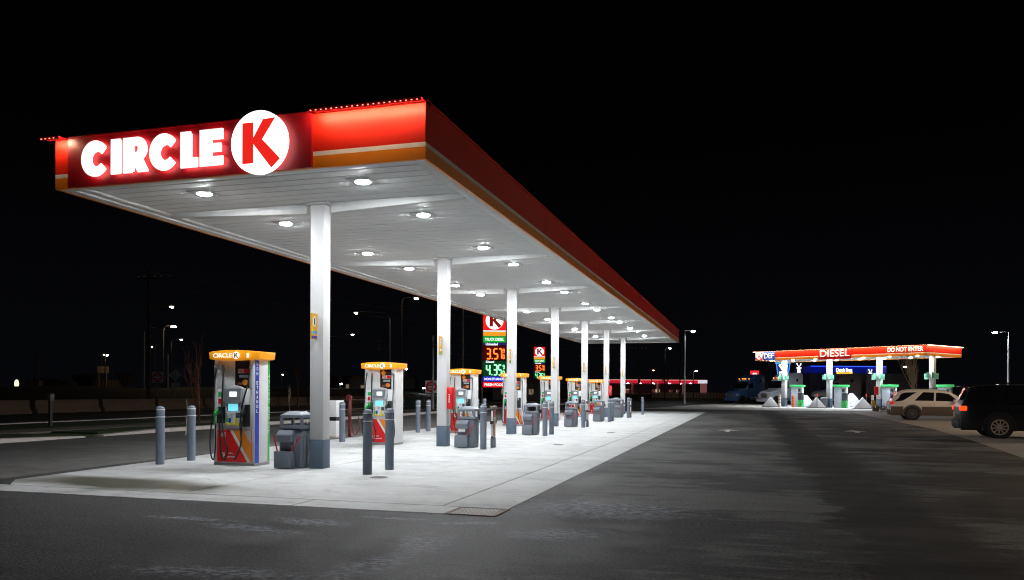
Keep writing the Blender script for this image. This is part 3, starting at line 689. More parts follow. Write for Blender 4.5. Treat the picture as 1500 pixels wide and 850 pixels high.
copy_tree(B1, (-8.26, 13.42+6.42*6, .006), 'small-looking grey waste bin left of the farthest column')

# advert stands beside the bollards
def ad_stand(y, label):
    t = thing('advert_stand', label, 'advertising stand', (-6.36, y, .006), R(6), 'dark framed advert stands')
    P = lambda mb_, n, m, **k: mb_.build(n, m, t, **k)
    BR = mat('stand_dark_frame', (.06, .045, .04), .5)
    P(MB().box(-.03, .03, -.16, .16, .25, 1.05), 'frame', BR, bevel=.01)
    P(MB().box(-.06, .06, -.18, .18, 1.0, 1.09), 'frame_cap', mat('stand_cap', (.16, .14, .13), .5), bevel=.02)
    P(MB().box(-.05, .05, -.13, .13, 0, .25), 'foot', TRASHM, bevel=.01)
    for s in (-1, 1):
        P(MB().box(s*.031, s*.034, -.125, .125, .28, .97), 'poster', PRWHITE, smooth=False)
    P(MB().box(.0345, .036, -.12, .12, .80, .95), 'poster_heading', SIGNRED, smooth=False)
    P(MB().prism([(-.09, .3), (.11, .3), (.10, .72), (.03, .62), (-.02, .70), (-.06, .5)], (.0345, 0, 0), Y, Z, (.0015, 0, 0)), 'poster_picture', mat('poster_orange', (.7, .3, .06), .5), smooth=False)
    P(MB().box(.0345, .036, -.11, -.05, .5, .76), 'poster_text', mat('poster_text_brown', (.3, .08, .05), .5), smooth=False)
    # front and rear edge faces seen from the lane
    P(MB().box(-.022, .022, -.164, -.1605, .30, .96), 'edge_poster', PRWHITE, smooth=False)
    P(MB().box(-.05, .05, -.20, -.162, .62, .70).box(-.05, .05, .162, .20, .62, .70), 'bracket', BLACK, bevel=.008)
    return t
S1 = ad_stand(13.42+6.42, 'dark framed advert stand with orange and red poster right of the second island bollard')
for i in (3, 5): copy_tree(S1, (-6.36, 13.42+6.42*i, .006), 'dark framed advert stand behind the right bollard of the %s island' % ORD[i])

# red extinguisher cabinets on columns
def extinguisher(loc, label):
    t = thing('extinguisher_cabinet', label, 'fire extinguisher box', loc, 0, 'red extinguisher cabinets on the columns')
    MB().box(0, .16, -.14, .14, 0, .58).build('cabinet', mat('cabinet_red', (.70, .01, .012), .35), t, bevel=.02)
    MB().box(.005, .155, -.152, -.1405, .02, .56).build('door', mat('cabinet_red', (.70, .01, .012), .35), t, bevel=.006)
    MB().text('FIRE', (.08, -.1525, .28), -Z, X, .22, .04, .002, .02).build('lettering', PRWHITE, t, smooth=False)
    return t
E1 = extinguisher((CX+.15, COLY[1]-.02, 1.0), 'red fire extinguisher cabinet on the right side of the second column')
copy_tree(E1, (CX+.15, COLY[5], 1.25), 'red fire extinguisher cabinet on the right side of the sixth column')

# air and vacuum machine at the left edge of the pad
t = thing('air_machine', 'white air and vacuum cabinet with red hose reel behind the nearest column', 'air machine', (-12.75, 22.6, 0), 0)
MB().box(-.45, .45, -.3, .3, 0, .08).build('plinth', KERB, t, bevel=.01)
MB().box(-.42, .42, -.25, .25, .08, .52).build('lower_cabinet', WHITE, t, bevel=.01)
MB().box(-.40, .40, -.23, .23, .521, .64).build('gap_band', BLACK, t)
MB().box(-.42, .42, -.25, .25, .641, 1.16).build('upper_cabinet', WHITE, t, bevel=.01)
MB().box(-.30, -.1, -.262, -.251, .8, 1.0).build('coin_panel', DGREY, t, bevel=.004)
for s in (.68,):
    ps = MB().box(s-.04, s+.04, .1, .18, 0, 1.32).build('hose_post', mat('post_red', (.13, .01, .01), .5), t, bevel=.008)
    MB().lathe([(.10, -.03), (.10, .03)], (s, .08, 1.25), n=16, axis='Y').build('hose_reel', mat('post_red', (.13, .01, .01), .5), ps)
MB().tube(curve_pts([(.72, .05, 1.3), (.80, -.05, .8), (.95, -.1, .12), (1.1, 0, .3), (1.0, .1, .7)]), .018).build('air_hose', mat('post_red', (.13, .01, .01), .5), t)
print('forecourt done')

# ------------------------------------------------------------------ PRICE SIGNS
SEG = {'0': 'abcdef', '3': 'abgcd', '5': 'afgcd', '7': 'abc', '4': 'fgbc', '9': 'abcdfg', '8': 'abcdefg', '1': 'bc'}
def seg_digit(a, ch, x, z, wd, ht, y, t=.16):
    k = ht*t/2*1.1
    P = {'a': (x, z+ht, x+wd, z+ht), 'g': (x, z+ht/2, x+wd, z+ht/2), 'd': (x, z, x+wd, z), 'f': (x, z+ht/2, x, z+ht), 'b': (x+wd, z+ht/2, x+wd, z+ht), 'e': (x, z, x, z+ht/2), 'c': (x+wd, z, x+wd, z+ht/2)}
    for s in SEG[ch]:
        x0, z0, x1, z1 = P[s]
        yo = y-(.004 if s in 'agd' else 0)
        if z0 == z1: a.box(x0+k*.3, x1-k*.3, yo-.02, yo, z0-k*.8, z0+k*.8)
        else: a.box(x0-k*.8, x0+k*.8, yo-.02, yo, z0+k*.3, z1-k*.3)
def price_sign(loc, rz, label, W=2.15, H=7.1, zb=1.8):
    t = thing('price_sign', label, 'price sign', loc, rz, 'lit fuel price signs')
    h = W/2
    MB().box(-h-.12, -h, -.18, .18, 0, zb+H+.02).box(h, h+.12, -.18, .18, 0, zb+H+.02).build('post', mat('sign_post_grey', (.25, .22, .2), .5), t, bevel=.01)
    MB().box(-h+.001, h-.001, -.15, .15, zb, zb+H).build('cabinet', BLACK, t)
    def panel(n, m, z0, z1): return MB().box(-h+.03, h-.03, -.185, -.151, zb+z0*H+.02, zb+z1*H-.02).build(n, m, t, smooth=False)
    p1 = panel('brand_panel', SIGNR1, .745, 1.0)
    d = MB().prism(disc(.82, 40), (0, -.186, zb+.872*H), X, Z, (0, -.02, 0)).build('logo_disc', SIGNW1, p1)
    MB().prism([(a*.82, b*.82) for a, b in KPOLY], (0, -.2065, zb+.872*H), X, Z, (0, -.01, 0)).build('logo_letter', glow('lit_letter_dark_red', (.35, .01, .01), .5), d, smooth=False)
    panel('white_stripe', SIGNW1, .728, .745); panel('orange_stripe', SIGNO1, .67, .728)
    p = panel('diesel_panel', SIGNG1, .585, .67)
    MB().text('TRUCK DIESEL', (0, -.187, zb+.628*H), X, Z, W*.82, .26, .01, .014).build('panel_text', SIGNW1, p, smooth=False)
    p = panel('price_panel', glow('price_dark_red', (.12, .004, .002), .35), .355, .55); panel('heading_panel', glow('heading_blue', (.03, .03, .25), .5), .55, .585)
    MB().text('Unleaded', (-.25, -.187, zb+.566*H), X, Z, 1.1, .24, .01, .014).build('panel_text', SIGNW1, t, smooth=False)
    a = MB()
    z0 = zb+.375*H
    seg_digit(a, '3', -.72, z0, .34, .92, -.187); a.box(-.25, -.16, -.207, -.187, z0-.04, z0+.06)
    seg_digit(a, '5', -.05, z0, .34, .92, -.187); seg_digit(a, '7', .42, z0, .26, .92, -.187)
    seg_digit(a, '9', .80, z0+.56, .13, .34, -.187, .2); seg_digit(a, '0', .80, z0+.0, .13, .36, -.187, .2)
    a.build('price_digits', DIGO, p, smooth=False)
    p = panel('price_panel', glow('price_dark_green', (.003, .10, .03), .35), .145, .35)
    MB().text('Diesel', (-.40, -.187, zb+.335*H), X, Z, .75, .20, .01, .014).build('panel_text', SIGNW1, t, smooth=False)
    a = MB(); z0 = zb+.165*H
    seg_digit(a, '4', -.72, z0, .30, .92, -.187); a.box(-.27, -.18, -.207, -.187, z0-.04, z0+.06)
    seg_digit(a, '3', -.07, z0, .30, .92, -.187); seg_digit(a, '5', .38, z0, .28, .92, -.187)
    seg_digit(a, '9', .80, z0+.56, .13, .34, -.187, .2); seg_digit(a, '0', .80, z0+.0, .13, .36, -.187, .2)
    a.build('price_digits', DIGG, p, smooth=False)
    p = panel('product_panel', SIGNB1, .075, .145); MB().text('NON ETHANOL', (0, -.187, zb+.11*H), X, Z, W*.84, .22, .01, .014).build('panel_text', SIGNW1, p, smooth=False)
    p = panel('product_panel', SIGNR1, .0, .072); MB().text('FRESH FOOD', (0, -.187, zb+.036*H), X, Z, W*.84, .24, .01, .014).build('panel_text', SIGNW1, p, smooth=False)
    return t
p_ = at(724, 74); ps = price_sign((p_[0], p_[1], 0), R(17), 'tall lit price sign with red circle logo seen beside the third column')
p_ = at(790, 150); ps2 = copy_tree(ps, (p_[0], p_[1], .9), 'smaller distant price sign with red circle logo between the third and fourth columns')

# ------------------------------------------------------------------ STREET LAMPS, SIGNS, POLES (left and back)
SODIUM = glow('street_lamp_glow', (1, .80, .52), 90)
COOLL = glow('cool_lamp_glow', (.85, .93, 1), 190)
def street_lamp(x, y, h, arm, label, m=SODIUM, r=.16, pole=DPOLE, curved=True, group='street lamps along the far road'):
    t = thing('street_lamp', label, 'street lamp', (x, y, 0), 0, group)
    MB().tube([(0, 0, -.1), (0, 0, h-.6)], .11, 10, .07).build('pole', pole, t)
    ax, ay = arm
    if curved: pts = curve_pts([(0, 0, h-.6), (ax*.12, ay*.12, h-.05), (ax*.5, ay*.5, h+.12), (ax, ay, h+.15)])
    else: pts = [(0, 0, h-.62), (0, 0, h+.1), (ax, ay, h+.1)]
    MB().tube(pts, .045, 8).build('arm', pole, t)
    L = math.hypot(ax, ay) or 1; ux, uy = ax/L, ay/L; vx, vy = -uy, ux
    hd = MB().hexa([(ax-ux*.3-vx*.13, ay-uy*.3-vy*.13, h+.04), (ax+ux*.3-vx*.13, ay+uy*.3-vy*.13, h+.04), (ax+ux*.3+vx*.13, ay+uy*.3+vy*.13, h+.04), (ax-ux*.3+vx*.13, ay-uy*.3+vy*.13, h+.04)],
                   [(ax-ux*.25-vx*.10, ay-uy*.25-vy*.10, h+.17), (ax+ux*.25-vx*.10, ay+uy*.25-vy*.10, h+.17), (ax+ux*.25+vx*.10, ay+uy*.25+vy*.10, h+.17), (ax-ux*.25+vx*.10, ay-uy*.25+vy*.10, h+.17)]).build('lamp_head', LGREY, t, bevel=.02)
    MB().lathe([(r*.5, h-.09), (r*.9, h-.04), (r, h+.0), (r*.9, h+.045)], (ax, ay, 0), n=16).build('lens', m, t)
    return t
def lamp_px(px, py, d, h_arm, label, **k):
    x, y = at(px, d); z = zat(py, px, d)
    street_lamp(x-h_arm[0], y-h_arm[1], z, h_arm, label, **k)
lamp_px(251, 450, 80, (2.3, .4), 'tall street lamp with long curved arm, highest lit lamp on the far left', r=.17)
lamp_px(254, 479, 95, (1.2, .3), 'brightest street lamp with starry glow on the far left', r=.32, pole=DPOLE)
lamp_px(265, 498, 140, (1.8, .3), 'small distant lit street lamp below the brightest one', r=.18, pole=DPOLE)
lamp_px(521, 459, 87, (-3.6, -1.0), 'street lamp on curved grey pole reaching left above the second dispenser', r=.16, pole=GALV)
lamp_px(609, 438, 73, (1.2, .6), 'street lamp close under the canopy edge left of the second column', r=.17, pole=DPOLE)
lamp_px(516, 491, 118, (-3.9, -1), 'street lamp above the second dispenser, lower of two near each other', r=.2, pole=DPOLE)
lamp_px(981, 511, 130, (.8, .2), 'small bright lamp on dark pole behind the last columns', m=COOLL, r=.18, pole=DPOLE)
lamp_px(1020, 544, 160, (.6, .1), 'short warm lamp pole over the red banded distant canopy', r=.28)
lamp_px(1015, 486, 100, (1.0, .25), 'tall pale pole lamp just right of the main canopy corner', m=COOLL, r=.24, curved=False, pole=mat('pale_pole_paint', (.75, .76, .80), .4))
lamp_px(1457, 488, 78, (-1.25, -.3), 'tall white pole lamp behind the parked cars at the right edge', m=COOLL, r=.24, curved=False, pole=mat('pale_pole_paint', (.75, .76, .80), .4))
lamp_px(1326, 538, 110, (-.5, 0), 'small warm lamp behind the pale bare tree', r=.2, curved=False)
lamp_px(222, 509, 150, (.4, .1), 'tiny lit lamp on thin pole by the left utility pole', m=COOLL, r=.12, pole=DPOLE)
lamp_px(957, 543, 170, (.4, .1), 'tiny orange lamp above the red banded distant canopy', m=glow('amber_lamp', (1, .35, .1), 30), r=.18, pole=DPOLE)
lamp_px(190, 575, 110, (.3, 0), 'low lamp at the roadside in front of the do not enter sign', r=.09, pole=DPOLE) if False else None
# plain unlit poles
def pole(px, ptop, d, label, r=.12, m=DPOLE, cross=False, cat='pole'):
    x, y = at(px, d); h = zat(ptop, px, d)
    t = thing('utility_pole' if cross else 'lamp_pole', label, cat, (x, y, 0))
    MB().tube([(0, 0, -.2), (0, 0, h)], r, 10, r*.7).build('shaft', m, t)
    if cross:
        MB().box(-1.2, 1.2, -.06, .06, h-.7, h-.58).build('crossarm', m, t)
        a = MB()
        for s in (-1.05, -.5, .5, 1.05): a.lathe([(.05, h-.58), (.07, h-.5), (.04, h-.42)], (s, 0, 0), n=8)
        a.build('insulators', LGREY, t)
    else: MB().lathe([(r*.8, h), (r*.8, h+.06), (r*.3, h+.12)], n=10).build('cap', m, t)
    return t
pole(218, 396, 62, 'thick dark wooden utility pole at the far left', .17, WOODP, True, 'utility pole')
pole(211, 488, 90, 'thin grey pole just left of the thick left utility pole', .09, GALV)
pole(227, 505, 100, 'thin pole just right of the thick left utility pole', .07)
pole(246, 520, 100, 'thin pale pole between two traffic signs at left', .07, GALV)
pole(678, 452, 84, 'tall thin grey pole between second and third columns', .10, GALV)
pole(634, 494, 60, 'grey pole with short arm just left of the second column', .10, GALV)
pole(936, 505, 120, 'dark wooden utility pole behind the last column', .2, WOODP, True, 'utility pole')
pole(996, 503, 150, 'thin dark pole left of the pale pole lamp', .14)
pole(1121, 505, 150, 'thin dark utility pole behind the diesel canopy left end', .14, WOODP, True, 'utility pole')
pole(50, 517, 150, 'thin tan pole at the far left skyline, left one of two', .12, BARR)
pole(53.6, 519, 150, 'thin tan pole at the far left skyline, right one of two', .12, BARR)
pole(437, 560, 70, 'short thin stake behind the nearest bin', .04, PALEBARK)
# overhead wires
def wire(a, b, sag, label):
    a, b = Vector(a), Vector(b); pts = [a.lerp(b, i/14)-Vector((0, 0, sag*4*(i/14)*(1-i/14))) for i in range(15)]
    return tag(MB().tube(pts, .018, 5).build('power_line', mat('wire_grey', (.12, .12, .12), .6)), label, 'power line', 'overhead power lines')
x0, y0 = at(218, 62); x1, y1 = at(936, 120)
for i, (dz, lb) in enumerate(((10.6, 'faint highest overhead wire crossing behind the canopy'), (9.6, 'faint upper middle overhead wire behind the dispensers'), (7.2, 'faint lower middle overhead wire behind the dispensers'), (6.3, 'faint lowest overhead wire behind the dispensers'))):
    wire((x0, y0, dz), (x1, y1, dz+1.0), 1.2, lb)
# traffic signs
def tsign(px, py, d, label, kind):
    x, y = at(px, d); z = zat(py, px, d)
    t = thing('traffic_sign', label, 'road sign', (x, y, 0), R(16))
    MB().tube([(0, 0, -.1), (0, 0, z+.4)], .035, 8).build('post', GALV, t)
    if kind == 'enter':
        p = MB().box(-.48, .48, -.08, -.04, z-.48, z+.48).build('sign_plate', mat('sign_back_white', (.8, .78, .76), .5), t)
        MB().prism(disc(.43), (0, -.081, z), X, Z, (0, -.006, 0)).build('sign_disc', SIGNRED, p)
        MB().box(-.3, .3, -.094, -.0872, z-.06, z+.06).build('sign_bar', PRWHITE, p)
        MB().text('DO NOT', (0, -.0885, z+.2), X, Z, .42, .13, .003, .02).build('sign_text', PRWHITE, p, smooth=False)
        MB().text('ENTER', (0, -.0885, z-.2), X, Z, .42, .13, .003, .02).build('sign_text', PRWHITE, p, smooth=False)
    elif kind == 'back':
        MB().prism([(-.62, 0), (0, .62), (.62, 0), (0, -.62)], (0, -.06, z), X, Z, (0, -.03, 0)).build('sign_plate', mat('sign_back_grey', (.7, .68, .66), .5), t, smooth=False)
        MB().box(-.4, .4, -.09, -.06, z-1.2, z-.75).build('small_plate', mat('sign_back_grey', (.7, .68, .66), .5), t)
    else:
        MB().prism([(-.5, 0), (0, .5), (.5, 0), (0, -.5)], (0, -.06, z), X, Z, (0, -.03, 0)).build('sign_plate', YELLOW, t, smooth=False)
    return t
tsign(231, 553, 72, 'red do not enter sign on post at the far left', 'enter')
tsign(257, 550, 78, 'grey diamond sign seen from behind, left of the nearest dispenser', 'back')
tsign(449, 572, 150, 'small yellow diamond sign left of the nearest column', 'yellow')
tsign(632, 567, 62, 'dim red and white road sign left of the second column', 'enter')
# billboard and containers at far left
lamp_px(157, 521, 117, (.3, .1), 'tiny lamp lighting the billboard from the right', m=SODIUM, r=.12, pole=DPOLE)
x, y = at(151, 120); z = zat(542, 151, 120)
t = thing('billboard', 'pale tan billboard on two posts at the far left skyline', 'billboard', (x, y, 0), R(18))
TAN = mat('tan_panel', (.50, .36, .24), .8)
MB().box(-.85, .85, -.1, 0, z-.5, z+.5).build('panel', TAN, t, bevel=.01)
for s in (-.65, .5): MB().tube([(s, .05, 0), (s, .05, z)], .07, 8).build('post', TAN, t)
x, y = at(162, 130)
t = thing('storage_crates', 'tan slatted storage container below the billboard', 'container', (x, y, 1.4), R(16))
MB().box(-1.6, 1.6, -.6, .6, 0, 1.5).build('box', TAN, t, bevel=.02)
a = MB()
for i in range(7): a.box(-1.55+i*.5, -1.48+i*.5, -.66, -.602, .02, 1.48)
a.build('slats', BARR, t)
x, y = at(50, 140); t = thing('storage_shed', 'small tan shed at the foot of the far left poles', 'shed', (x, y, 1.5), R(16))
MB().box(-1.2, 1.2, -.6, .6, 0, 1.4).build('wall', TAN, t); MB().box(-1.3, 1.3, -.7, .7, 1.4, 1.5).build('roof', BARR, t)
x, y = at(24, 120); t = thing('lit_sign', 'small glowing oval sign at the far left skyline', 'sign', (x, y, 1.2), R(18))
MB().prism([(a_*.32, b_*.62) for a_, b_ in disc(1, 20)], (0, 0, 1.0), X, Z, (0, .12, 0)).build('oval_panel', glow('oval_glow', (1, .95, .65), 1.1), t); MB().box(-.06, .06, .02, .1, -.3, .5).build('post', DPOLE, t)
# mailbox-like meter post on the verge
x, y = at(74, 29.6); t = thing('meter_post', 'dark post with small grey box on top on the left verge', 'meter post', (x, y, .08))
MB().box(-.05, .05, -.05, .05, 0, .95).build('post', DPOLE, t); MB().box(-.06, .10, -.09, .09, .951, 1.22).build('meter_box', mat('meter_grey', (.16, .15, .15), .6), t, bevel=.02)
# dark green utility box and railing between second dispenser and column
x, y = at(608, 62); t = thing('utility_box', 'low dark green utility box left of the second column', 'utility box', (x, y, 0), R(14))
MB().box(-.75, .75, -.5, .5, 0, .9).build('body', mat('utility_green', (.02, .04, .03), .6), t, bevel=.03); MB().box(-.8, .8, -.55, .55, .901, .97).build('lid', mat('utility_green', (.02, .04, .03), .6), t, bevel=.02)
x, y = at(519, 36); t = thing('railing', 'thin grey railing left of the second dispenser', 'railing', (x, y, 0), R(20))
MB().tube([(-.5, 0, 0), (-.5, 0, 1.05), (.5, 0, 1.05), (.5, 0, 0)], .025, 8).build('hoop', mat('rail_brown', (.2, .12, .1), .6), t); MB().tube([(-.5, 0, .55), (.5, 0, .55)], .02, 8).build('rail', mat('rail_brown', (.2, .12, .1), .6), t)

# ------------------------------------------------------------------ TREES
def bare_tree(name, loc, h, label, m, seed, spread=.5, levels=4, trunk=.06, upright=.5, group=None, nfirst=5, rz=0):
    rnd = random.Random(seed); t = thing(name, label, 'tree' if h > 2 else 'sapling', loc, rz, group)
    tr = MB(); br = MB()
    def grow(p, d, L, r, lev):
        n = 4; pts = [p]; dd = d.copy()
        for i in range(n):
            dd = (dd+Vector((rnd.uniform(-1, 1), rnd.uniform(-1, 1), rnd.uniform(-.2, .6)))*.14).normalized(); pts.append(pts[-1]+dd*L/n)
        (tr if lev == 0 else br).tube(pts, r, 6 if lev < 2 else 4, r*.55, cap=False)
        if lev >= levels: return
        for k in range(nfirst if lev == 0 else rnd.choice((2, 3, 3))):
            i = rnd.randint(1 if lev else 1, n); q = pts[i]
            a = rnd.uniform(0, 2*math.pi); s = spread*rnd.uniform(.6, 1.2)
            nd = (dd*(1-.2)+Vector((math.cos(a)*s, math.sin(a)*s, upright*rnd.uniform(.5, 1.1)))).normalized()
            grow(q, nd, L*rnd.uniform(.55, .82), r*.58, lev+1)
    grow(Vector((0, 0, -.05)), Vector((0, 0, 1)), h*.42, trunk, 0)
    tr.build('trunk', m, t); br.build('branches', m, t); return t
x, y = at(1343, 62); bare_tree('bare_tree', (x, y, 0), 4.9, 'pale leafless tree with upright twigs behind the white car', PALEBARK, 3, .34, 5, .06, .95, nfirst=9)
x, y = at(292, 33); bare_tree('bare_tree', (x, y, .05), 3.6, 'reddish leafless tree on the verge left of the nearest dispenser', REDBARK, 11, .38, 4, .045, .8, nfirst=6)
x, y = at(436, 60); bare_tree('bare_tree', (x, y, 0), 5.6, 'reddish leafless tree behind the nearest bin and column', REDBARK, 17, .4, 4, .05, .8, nfirst=5)
x, y = at(425, 42); bare_tree('sapling', (x, y, .05), 1.9, 'thin pale sapling left of the reddish tree behind the bin', PALEBARK, 21, .2, 2, .02, 1, nfirst=3)
x, y = at(272, 25.5); bare_tree('sapling', (x, y, .08), 1.9, 'thin pale sapling just left of the second left bollard', PALEBARK, 23, .12, 1, .022, 1, nfirst=2)
x, y = at(553, 110); bare_tree('bare_tree', (x, y, 0), 4.5, 'dim leafless tree on the skyline behind the second dispenser', BARK, 31, .5, 4, .08, .5)
x, y = at(972, 190); bare_tree('bare_tree', (x, y, 0), 9, 'dim leafless tree above the distant red banded canopy', BARK, 37, .5, 4, .14, .5)
x, y = at(782, 120); bare_tree('bare_tree', (x, y, 0), 4.4, 'leafless tree standing behind the fourth and fifth dispensers', BARK, 41, .5, 4, .08, .5)
def bush(loc, w_, h, label, seed, m, n=2600, leaf=.12):
    rnd = random.Random(seed); t = thing('bush', label, 'bush', loc, 0, 'round bushes on the left skyline' if h > 2 else None)
    st = MB()
    for k in range(9):
        a = rnd.uniform(0, 6.28); st.tube([(0, 0, 0), (math.cos(a)*w_*.12, math.sin(a)*w_*.12, h*.4), (math.cos(a)*w_*.34, math.sin(a)*w_*.34, h*.8)], .05*h/3, 5, .012)
    st.build('stems', BARK, t); lf = MB(); cl = [(rnd.uniform(-.32, .32)*w_, rnd.uniform(-.3, .3)*w_, rnd.uniform(.35, .75)*h, rnd.uniform(.16, .27)*w_) for _ in range(14)]
    for k in range(n):
        c = rnd.choice(cl); v = Vector((rnd.gauss(0, 1), rnd.gauss(0, 1), rnd.gauss(0, .8))).normalized()*c[3]*rnd.uniform(.5, 1.1)
        p = Vector(c[:3])+v
        if p.z < .03: continue
        e1 = Vector((rnd.uniform(-1, 1), rnd.uniform(-1, 1), rnd.uniform(-1, 1))).normalized()*leaf; e2 = e1.orthogonal().normalized()*leaf*.6
        lf.add([p-e1, p+e2, p+e1, p-e2], [(0, 1, 2, 3)])
    lf.build('foliage', m, t, smooth=False); return t
TANL = mat('tan_dry_leaves', (.20, .14, .08), .9, nscale=1, namt=.4); OLV = mat('olive_leaves', (.07, .07, .03), .9, nscale=1, namt=.4)
x, y = at(124, 135); bush((x, y, 1.5), 3.6, 2.6, 'rounded olive bush left of the billboard on the skyline', 5, OLV)
x, y = at(183, 130); bush((x, y, 1.5), 3.0, 3.0, 'rounded tan bush right of the billboard on the skyline', 6, TANL)
x, y = at(1307, 58); bush((x, y, 0), 2.0, .5, 'low dry shrub in front of the rightmost diesel island', 8, TANL, 900, .05)
x, y = at(1290, 61); bush((x, y, 0), 1.3, .4, 'low dry shrub beside the yellow hydrant', 9, TANL, 500, .05)
x, y = at(78, 150); bush((x, y, 1.5), 6.0, 1.6, 'wide low tan bush near the far left poles', 10, TANL)
print('trees done')

# ------------------------------------------------------------------ DIESEL CANOPY
def latdep(l, d):
    s, c = math.sin(YAW), math.cos(YAW); return Vector((-s*d+c*l, c*d+s*l, 0))
PN = latdep(35.9, 69.0); PL = latdep(25.4, 83.1)
ux = (PN-PL).normalized(); Lc = (PN-PL).length; ang = math.atan2(ux.y, ux.x)
dc = thing('diesel_canopy', 'smaller orange-red truck diesel canopy on four white columns at the right', 'canopy', (PL.x, PL.y, 0), ang)
D = lambda mb_, n, m, par=None, **k: mb_.build(n, m, par or dc, **k)
W7 = 6.6; z0, z1 = 4.77, 5.66
for (p, u, L, nrm) in (((0, 0), X, Lc, -Y), ((Lc, .05), Y, W7-.1, X), ((Lc, W7), -X, Lc, Y), ((0, W7-.05), -Y, W7-.1, -X)):
    o = (p[0], p[1], 0)
    D(MB().prism([(0, z0+.27), (L, z0+.27), (L, z1), (0, z1)], o, u, Z, -nrm*.05), 'fascia', RED, smooth=False)
    D(MB().prism([(0, z0+.19), (L, z0+.19), (L, z0+.267), (0, z0+.267)], o, u, Z, -nrm*.05), 'white_stripe', FWHITE, smooth=False)
    D(MB().prism([(0, z0-.01), (L, z0-.01), (L, z0+.187), (0, z0+.187)], o, u, Z, -nrm*.05), 'orange_stripe', ORANGE, smooth=False)
    n3 = Vector((nrm.x, nrm.y, 0))
    sh = D(MB().prism([(-.05, z1+.02), (L+.2, z1+.02), (L+.2, z1+.06), (-.05, z1+.06)], Vector(o)+n3*.34, u, Z, -n3*.4), 'light_shelf', DRED, smooth=False)
    D(MB().prism([(-.05, z1-.012), (L+.2, z1-.012), (L+.2, z1+.06), (-.05, z1+.06)], Vector(o)+n3*.362, u, Z, -n3*.02), 'light_shelf_lip', DRED, sh, smooth=False)
    D(MB().prism([(0, z1+.0), (L, z1+.0), (L, z1+.012), (0, z1+.012)], Vector(o)+n3*.335, u, Z, -n3*.24), 'led_strip', glow('led_strip_red', (1, .8, .45), 16), sh, smooth=False)
D(MB().box(.06, Lc-.06, .06, W7-.06, z0+.05, z0+.12), 'soffit', SOFF, smooth=False)
D(MB().box(.06, Lc-.06, .06, W7-.06, z1-.3, z1-.2), 'roof_deck', GALV, smooth=False)
def lx(px, yl=0):   # local x where the photo column px crosses the line y=yl
    best = None
    for i in range(2000):
        xx = -3+i*.012; P = PL+ux*xx+Vector((-ux.y, ux.x, 0))*yl
        s, c = math.sin(YAW), math.cos(YAW); d = -s*P.x+c*P.y; l = c*P.x+s*P.y
        e = abs(750+l/d*F_PX-px)
        if best is None or e < best[0]: best = (e, xx)
    return best[1]
for px, in ((1149,), (1215,), (1288,), (1366,)):
    cx = lx(px, 1.6) if px < 1366 else lx(px, 1.6)
    c_ = D(MB().box(cx-.2, cx+.2, 1.4, 1.8, .9, z0+.05), 'column', COLW, bevel=.01)
    D(MB().box(cx-.205, cx+.205, 1.395, 1.805, 0, .9), 'column_base', GREYB, c_, bevel=.01)
    for s in (-1, 1): D(MB().box(cx+s*.23-.01, cx+s*.23+.01, 1.0, 1.39, 2.8, 3.3).box(cx+s*.42-.2, cx+s*.42+.2, 1.36, 1.39, 2.7, 3.2), 'green_flag', mat('pale_green_flag', (.25, .6, .42), .5), c_)
for i in range(7):
    for yy in (.8, 4.6):
        xx = 1.4+i*2.5
        f = D(MB().box(xx-.25, xx+.25, yy-.25, yy+.25, z0+.015, z0+.049), 'light_fixture', LGREY)
        l = D(MB().lathe([(.09, z0-.002), (.09, z0+.014)], (xx, yy, 0), n=14), 'lens', glow('diesel_led_lens', (.84, .92, 1), 1700), f)
FARW = glow('far_letter_white', (1, 1, 1), .6, (.8, .8, .8))
a0, a1, a2 = 0.02, lx(1118), lx(1135)
p = D(MB().box(a0, a1, -.045, -.002, z0-.02, z1-.01), 'logo_panel', mat('far_white_panel', (.7, .68, .68), .5))
D(MB().box(a0+.13, a1-.1, -.055, -.046, z0+.06, z1-.1), 'logo_panel_red', SIGNR1, p)
logo(p, ((a0+a1)/2, -.056, (z0+z1)/2), .33, X, SIGNW1, SIGNR1, .02)
p = D(MB().box(a1+.01, a2, -.045, -.002, z0-.02, z1-.01), 'def_panel', glow('def_blue', (.03, .07, .42), .45))
D(MB().text('DEF', ((a1+a2)/2, -.046, (z0+z1)/2), X, Z, (a2-a1)*.8, .5, .02, .008), 'panel_text', FARW, p, smooth=False)
b0, b1 = lx(1199), lx(1247)
p = D(MB().box(b0, b1, -.045, -.002, z0-.1, z1-.02), 'diesel_panel', SIGNRED)
D(MB().text('DIESEL', ((b0+b1)/2, -.046, (z0+z1)/2+.03), X, Z, (b1-b0)*.9, .66, .02, .008), 'panel_text', FARW, p, smooth=False)
b0, b1 = lx(1300), lx(1352)
D(MB().text('DO NOT ENTER', ((b0+b1)/2, -.002, (z0+z1)/2+.14), X, Z, (b1-b0), .40, .02, .006), 'fascia_text', FARW, smooth=False)
